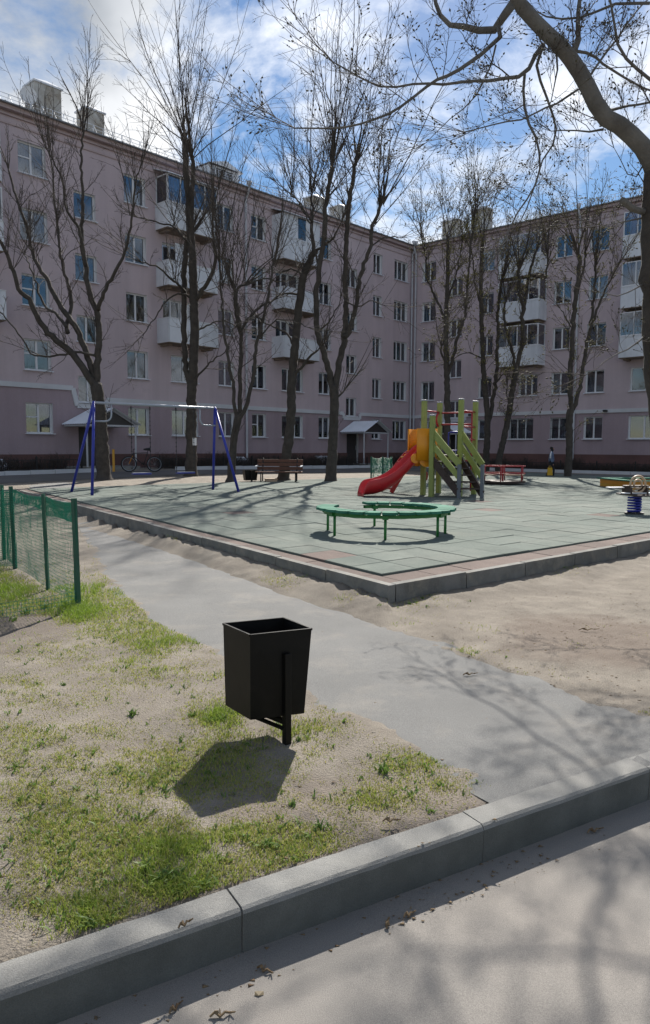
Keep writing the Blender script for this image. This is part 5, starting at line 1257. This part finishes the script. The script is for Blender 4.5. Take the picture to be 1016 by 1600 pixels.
skin_obj('head', [(0, -.02, 1.50), (0, -.03, 1.60), (0, -.02, 1.67), (0, -.13, 1.58)], [(0, 1), (1, 2), (1, 3)], [.06, .095, .08, .012], M['skin'], pe)
skin_obj('hair', [(0, .02, 1.56), (0, .0, 1.66), (0, -.03, 1.70)], [(0, 1), (1, 2)], [.095, .105, .08], M['hair'], pe)
for sx in (-.25, .25):
    m = MB(); k_ = Hh / 1.7; m.tube([(sx * .72 * k_, -.0, 1.46 * k_), (sx * 1.12 * k_, .03 * k_, 1.36 * k_), (sx * 1.30 * k_, .045 * k_, 1.12 * k_)], .028, 8); m.build('stripe', M['wstripe'], pe, True)
for sx in (-1, 1):
    for k in range(4):
        m = MB(); k_ = Hh / 1.7; x = (sx * .23 + (k - 1.5) * .016) * k_; m.tube([(x, -.10 * k_, .80 * k_), (x, -.11 * k_, (.755 - .01 * (k % 2)) * k_), (x, -.095 * k_, .735 * k_)], .008 * k_, 5); m.build('finger', M['skin'], pe, True)
    m = MB(); m.tube([(sx * .20 * k_, -.10 * k_, .82 * k_), (sx * .18 * k_, -.12 * k_, .77 * k_)], .009 * k_, 5); m.build('thumb', M['skin'], pe, True)
bgp = np.array([hp_[0] - .10, hp_[1] - .16]); m = MB()
m.add([(-.13, -.05, .18), (.13, -.05, .18), (.13, .05, .18), (-.13, .05, .18), (-.11, -.03, .52), (.11, -.03, .52), (.11, .03, .52), (-.11, .03, .52)], [(0, 3, 2, 1), (4, 5, 6, 7), (0, 1, 5, 4), (1, 2, 6, 5), (2, 3, 7, 6), (3, 0, 4, 7)])
bg_ = thing('carrier_bag', 'bright yellow carrier bag held by the person at the fence', 'bag', (bgp[0], bgp[1], hz_), .4); m.build('bag_body', M['yellowbag'], bg_, bevel=.02)
m = MB(); m.torus((0, 0, .52), .07, .008, ax=(0, 1, 0), n=12, m=5, a0=0, a1=2 * pi); m.build('handle', M['yellowbag'], bg_)

# ------------------------------------------------------------------ grass, weeds and litter
def px_grid(X, Y):
    P = np.stack([X, Y, np.zeros_like(X)], 1) - CAM; dd = P @ fw
    return CXP + FPX * (P @ rt) / dd, CYP - FPX * (P @ up) / dd
GRASS = [  # patches of turf (centre, radii, weight), laid out on the lawn from the photograph
    (230, 1330, 150, 70, 1.0), (110, 1290, 120, 60, .8), (420, 1320, 110, 45, 1.0), (60, 1240, 90, 50, .7), (250, 1205, 130, 45, .9), (345, 1112, 50, 26, 1.3), (480, 1140, 70, 30, .55),
    (640, 1190, 70, 22, .8), (590, 1248, 90, 18, .7), (690, 1225, 50, 16, .6), (350, 1180, 90, 40, .8), (160, 945, 110, 35, 1.1), (210, 985, 90, 28, 1.0), (120, 1015, 70, 14, .55), (50, 1065, 90, 18, .6),
    (190, 1045, 60, 14, .45), (310, 1012, 60, 18, .8), (330, 1050, 40, 12, .4), (100, 1060, 60, 14, .5), (70, 1160, 90, 25, .55), (150, 1150, 70, 20, .5), (20, 1140, 50, 14, .5), (170, 1420, 80, 40, .8), (60, 1410, 60, 35, .5), (280, 1390, 90, 35, .9), (360, 1360, 60, 30, .8), (20, 1330, 60, 40, .5),
    (500, 1180, 50, 26, .4), (545, 1105, 30, 8, .6), (650, 945, 40, 14, .5), (880, 893, 25, 8, .6), (740, 1022, 40, 9, .4), (430, 915, 40, 10, .45), (540, 945, 20, 6, .3), (235, 850, 60, 8, .5), (1005, 1115, 20, 6, .6), (610, 1235, 40, 14, .5), (480, 1310, 60, 30, .8), (125, 960, 45, 14, 1.6), (200, 1035, 170, 45, .52), (60, 1085, 120, 35, .45), (120, 1190, 160, 45, .55), (90, 1340, 130, 70, .55), (330, 1230, 160, 50, .5), (440, 1200, 90, 50, .36), (620, 1215, 110, 30, .36), (520, 1270, 70, 30, .3), (250, 1010, 100, 34, .85), (30, 1200, 90, 60, .5)]
def dens_fn(X, Y):
    x, y = px_grid(X, Y); d = np.zeros_like(X)
    for (cx, cy, rx, ry, w_) in GRASS: d = np.maximum(d, w_ * np.exp(-(((x - cx) / rx) ** 2 + ((y - cy) / ry) ** 2)))
    fence = sstep(-.1, .35, -(X - (P1[0] + (P3[0] - P1[0]) * (Y - P1[1]) / (P3[1] - P1[1])))) * sstep(5.7, 6.3, Y) * sstep(19, 13, Y)
    d = np.maximum(d, fence * .95)
    n1 = fbm(X * 3.3, Y * 3.3, 4); n2_ = fbm(X * 11 + 40, Y * 11, 3)
    d = d * sstep(.30, .66, n1 * .55 + n2_ * .45 + .14 * d) + .05 * sstep(.58, .7, n1) * (Y < 6)
    d = d * (path_inside(X, Y) < -.01) * (kerb_d(X, Y) > .15); a, b = pad_uv(X, Y); d = d * ~((a > -.02) & (b > -.02))
    return d
def scatter(n, x0, x1, y0, y1, pw, g):
    y = y0 * (y1 / y0) ** g.random(n); x = (x0 + (x1 - x0) * g.random(n)) * y    # even in the picture, not in plan
    return x, y
def blades(name, X, Y, hgt, wid, g, m_, bend=.6, segs=2, flat=0.0, rv=None):
    n = len(X); Z = ground_z(X, Y) - .003; a = g.random(n) * 2 * pi; lean = g.random(n) * 2 * pi; bl = bend * (.3 + g.random(n)) * hgt
    dx, dy = np.cos(a) * wid, np.sin(a) * wid; lx, ly = np.cos(lean) * bl, np.sin(lean) * bl
    h1, h2_ = hgt * .55, hgt * (1 - .25 * bend)
    if flat: h1 = h1 * (1 - flat); h2_ = h2_ * (1 - flat)
    V = np.empty((n, 5, 3)); V[:, 0] = np.stack([X - dx, Y - dy, Z], 1); V[:, 1] = np.stack([X + dx, Y + dy, Z], 1)
    V[:, 2] = np.stack([X - dx * .8 + lx * .35, Y - dy * .8 + ly * .35, Z + h1], 1); V[:, 3] = np.stack([X + dx * .8 + lx * .35, Y + dy * .8 + ly * .35, Z + h1], 1); V[:, 4] = np.stack([X + lx, Y + ly, Z + h2_], 1)
    b = np.arange(n) * 5; F = np.concatenate([np.stack([b, b + 1, b + 3], 1), np.stack([b, b + 3, b + 2], 1), np.stack([b + 2, b + 3, b + 4], 1)])
    me = np_mesh(name, V.reshape(-1, 3), F, m_); at_ = me.attributes.new('rnd', 'FLOAT', 'POINT'); r_ = g.random(n) if rv is None else rv; at_.data.foreach_set('value', np.repeat(r_, 5).astype(np.float32)); return me
g = np.random.default_rng(5)
X, Y = scatter(900000, -.50, .50, 1.75, 15.0, 1, g); D = dens_fn(X, Y); keep = g.random(len(X)) < np.minimum(D, .62) * .9; X, Y, D = X[keep], Y[keep], D[keep]
tall = .55 + .7 * D + .9 * sstep(.55, .75, fbm(X * 2.1 + 9, Y * 2.1, 3))
x_, y_ = px_grid(X, Y); tall = tall + 2.2 * np.exp(-(((x_ - 125) / 35) ** 2 + ((y_ - 955) / 16) ** 2)) + .9 * np.exp(-(((x_ - 345) / 40) ** 2 + ((y_ - 1118) / 22) ** 2)) + .8 * np.exp(-(((x_ - 430) / 60) ** 2 + ((y_ - 1150) / 14) ** 2))
fen = (X < -2.2) & (Y > 5.8); tall = np.where(fen, tall * 1.4, tall)
H_ = (.011 + .015 * g.random(len(X))) * tall * np.clip(.8 + .06 * Y, .9, 1.5); W_ = (.0011 + .0009 * g.random(len(X))) * np.clip(.7 + .13 * Y, .95, 2.2)
rv = np.clip(.62 - .4 * (tall - .9) + g.normal(0, .28, len(X)), 0, 1)
gr = link('grass', blades('grass', X, Y, H_, W_, g, M['grass'], .75, rv=rv)); tag(gr, 'patchy short spring grass on the sandy lawn', 'grass', kind='stuff')
# broad leaved weeds in rosettes
wx, wy, wh, ww = [], [], [], []
spots = [(208, 1118, .05), (597, 1205, .05), (565, 1105, .03), (455, 1258, .03), (100, 1070, .03), (228, 1360, .05), (250, 1375, .05), (140, 1440, .04), (420, 1320, .04), (500, 1290, .04), (320, 1380, .04), (70, 950, .06), (40, 958, .07), (100, 945, .05), (20, 970, .05), (880, 896, .04), (870, 890, .04), (640, 952, .04), (660, 945, .03), (215, 1450, .03), (270, 1370, .05), (60, 1010, .03), (300, 1118, .04), (200, 1100, .02), (220, 975, .03), (370, 1100, .05), (345, 1125, .05)]
for (x, y, s_) in spots:
    p = onz(x, y, 0); n = 22
    for k in range(n): r_ = s_ * .6 * g.random(); a = g.random() * 2 * pi; wx.append(p[0] + r_ * cos(a)); wy.append(p[1] + r_ * sin(a)); wh.append(s_ * (.5 + .6 * g.random()) * 1.0); ww.append(s_ * .10)
# random weeds
X2, Y2 = scatter(4200, -.5, .42, 1.8, 9, 1, g); k_ = g.random(4200) < dens_fn(X2, Y2) * .8; 
for x, y in zip(X2[k_], Y2[k_]):
    for k in range(4): wx.append(x + g.normal(0, .008)); wy.append(y + g.normal(0, .008)); wh.append(.018 + .02 * g.random()); ww.append(.003 + .002 * g.random())
wd = link('weeds', blades('weeds', np.array(wx), np.array(wy), np.array(wh), np.array(ww), g, M['weed'], 1.1)); tag(wd, 'small broad leaved weeds scattered through the lawn', 'weeds', kind='stuff')
# dry straw and cut stems lying flat
X3, Y3 = scatter(60000, -.5, .5, 1.75, 9.5, 1, g); dd = dens_fn(X3, Y3); k_ = (g.random(60000) < .30 + .6 * dd) & (path_inside(X3, Y3) < .0) & (kerb_d(X3, Y3) > .16); a, b = pad_uv(X3, Y3); k_ &= ~((a > 0) & (b > 0)); X3, Y3 = X3[k_], Y3[k_]; n = len(X3)
stw = link('straw', blades('straw', X3, Y3, .012 + .022 * g.random(n), .0009 + .0007 * g.random(n), g, M['straw'], 1.6, flat=.80)); tag(stw, 'dry straw and old grass stems strewn over the sand', 'straw', kind='stuff')

def lumps(name, X, Y, Z, S, m_, g, fl=.5):
    n = len(X); o = np.array([(1, 0, 0), (-.5, .87, 0), (-.5, -.87, 0), (0, 0, 1), (.3, .2, -.5)]); a = g.random(n) * 2 * pi; ca_, sa_ = np.cos(a), np.sin(a); V = np.empty((n, 5, 3)); st_ = 1 + .6 * g.random((n, 5))
    for k in range(5):
        x, y, z = o[k]; V[:, k, 0] = X + S * st_[:, k] * (x * ca_ - y * sa_); V[:, k, 1] = Y + S * st_[:, k] * (x * sa_ + y * ca_) * .7; V[:, k, 2] = Z + S * z * fl
    b = np.arange(n) * 5; F = np.concatenate([np.stack([b + i, b + j, b + 3], 1) for i, j in ((0, 1), (1, 2), (2, 0))] + [np.stack([b + j, b + i, b + 4], 1) for i, j in ((0, 1), (1, 2), (2, 0))]); return np_mesh(name, V.reshape(-1, 3), F, m_)
# pebbles and crumbs of soil
X4, Y4 = scatter(22000, -.5, .5, 1.75, 10, 1, g); a, b = pad_uv(X4, Y4); k_ = (path_inside(X4, Y4) < .06) & (kerb_d(X4, Y4) > .15) & ~((a > 0) & (b > 0)); X4, Y4 = X4[k_], Y4[k_]
tag(link('pebbles', lumps('pebbles', X4, Y4, ground_z(X4, Y4), .0012 + .0045 * g.random(len(X4)) ** 5, M['stone'], g)), 'pebbles and crumbs of soil on the sand', 'pebbles', kind='stuff')
# dark bark mulch and leaf crumbs: right hand sand, gutter, path edges
X5, Y5 = scatter(24000, -.5, .5, 1.75, 10, 1, g); x_, y_ = px_grid(X5, Y5); a, b = pad_uv(X5, Y5)
dk = .9 * np.exp(-(((x_ - 950) / 70) ** 2 + ((y_ - 985) / 30) ** 2)) + .25 * ((x_ > 640) & (y_ > 890) & (y_ < 1120)) + .25 * (np.abs(kerb_d(X5, Y5) + .07) < .09) * (x_ > 600) + .10 * (np.abs(kerb_d(X5, Y5) + .07) < .07) + .05 * (kerb_d(X5, Y5) > .16)
k_ = (g.random(24000) < dk * (.4 + fbm(X5 * 4, Y5 * 4, 3))) & ~((a > 0) & (b > 0)) & ((path_inside(X5, Y5) < .02) | (g.random(24000) < .05)); X5, Y5 = X5[k_], Y5[k_]; kd = kerb_d(X5, Y5); Z5 = np.where(kd < .0, ROADZ + .003, np.where(kd < .15, .004, np.maximum(ground_z(X5, Y5), -.002)))
tag(link('leaf_litter', lumps('leaf_litter', X5, Y5, Z5, .003 + .008 * g.random(len(X5)) ** 3, M['dead'], g, .3)), 'brown leaf crumbs and bark bits along the gutter and on the sand', 'litter', kind='stuff')
# single twigs and dead leaves one can pick out
def twig_at(x, y, z, L_, a, label, m_='dead'):
    p = onz(x, y, z); m = MB(); d = np.array([cos(a), sin(a), 0]); nn = np.array([-sin(a), cos(a), 0])
    pts = [d * L_ * (k / 5 - .5) + nn * L_ * .08 * sin(k * 2.1) + np.array([0, 0, .006 + .008 * (k % 2)]) for k in range(6)]; m.tube(pts, [.003, .0045, .004, .0035, .003, .002], 6)
    m.tube([pts[2], pts[2] + nn * L_ * .22 + [0, 0, .012]], [.003, .0015], 5); m.tube([pts[4], pts[4] - nn * L_ * .15 + [0, 0, .01]], [.003, .0015], 5); m.tube([pts[1], pts[1] - nn * L_ * .12 + d * L_ * .1 + [0, 0, .004]], [.004, .006], 5)
    tag(m.build('fallen_twig', M[m_], None, loc=(p[0], p[1], z)), label, 'twig', 'fallen twigs and catkins')
twig_at(348, 1589, ROADZ, .07, .2, 'brown curled catkin on the road at the bottom edge'); twig_at(415, 1520, ROADZ, .06, -.5, 'dark twig in the gutter below the kerb joint'); twig_at(606, 1446, ROADZ, .05, 1.4, 'dark upright looking twig on the road shadow edge')
twig_at(290, 1447, .002, .05, .8, 'small twig lying on the kerb top'); twig_at(612, 1285, .004, .07, 0.1, 'curled dead leaf stalk on soil behind the kerb'); twig_at(930, 1300, ROADZ, .08, .4, 'dark clump of twigs in the gutter at the right'); twig_at(640, 1432, ROADZ, .05, .6, 'thin dark catkin lying along the gutter'); twig_at(275, 1578, ROADZ, .05, 1.0, 'dark twig near the bottom left of the road'); twig_at(735, 1055, .002, .10, .3, 'thin twig lying on the right hand sand'); twig_at(920, 985, .006, .16, .1, 'dark stick on the sand among bark bits')
for (x, y, lb) in ((405, 1555, 'pale fallen leaf on the road below the kerb joint'),):
    p = onz(x, y, ROADZ); m = MB(); m.add([(-.012, -.006, .004), (.0, -.009, .006), (.014, -.002, .003), (.012, .006, .008), (-.002, .008, .005), (-.013, .004, .009)], [(0, 1, 2, 3, 4, 5)]); tag(m.build('fallen_leaf', M['straw'], None, loc=(p[0], p[1], ROADZ)), lb, 'leaf')

# ------------------------------------------------------------------ bare hedges behind the low fences
def hedge(frame, s0, s1, off, label, seed):
    ax, nm_ = (UW, VW) if frame == 'L' else (VW, -UW); g = np.random.default_rng(seed); n = int(abs(s1 - s0) * 130); ss = s0 + (s1 - s0) * g.random(n); oo = off + g.normal(0, .28, n)
    P = CW[None] + ss[:, None] * ax[None] + oo[:, None] * nm_[None]; z = base_z(P[:, 0], P[:, 1]); h_ = (.35 + .45 * g.random(n)) * (.6 + .6 * vnoise(ss * 1.3, ss * 0 + seed))
    D = np.stack([g.normal(0, .35, n), g.normal(0, .35, n), np.ones(n)], 1); o_ = P.mean(0)
    A = shoots(np.column_stack([P - o_, z]), D, h_, np.full(n, .009), np.full(n, .004), 5, .16, .03, g); S, D2, L_, rr = spawn(A[0], A[1], 5, .2, 1, .7, .5, .4, g, .1); B = shoots(S, D2, L_, np.full(len(S), .005), np.full(len(S), .003), 4, .16, .02, g)
    t = thing('hedge', label, 'hedge', (o_[0], o_[1], 0), 0, 'bare hedges along the building'); o = mass([A, B], 'stems', M['twig'], t, 3); o['kind'] = 'stuff'
hedge('L', -33.5, -28.2, 1.9, 'bare dark hedge left of the left entrance', 71); hedge('L', -23.4, -8.8, 1.9, 'long bare dark hedge under the ground floor windows', 72); hedge('L', -4.4, -1.5, 1.9, 'short bare hedge beside the second canopy', 73); hedge('R', 5.4, 22, 3.0, 'bare dark hedge in front of the right wing', 74)
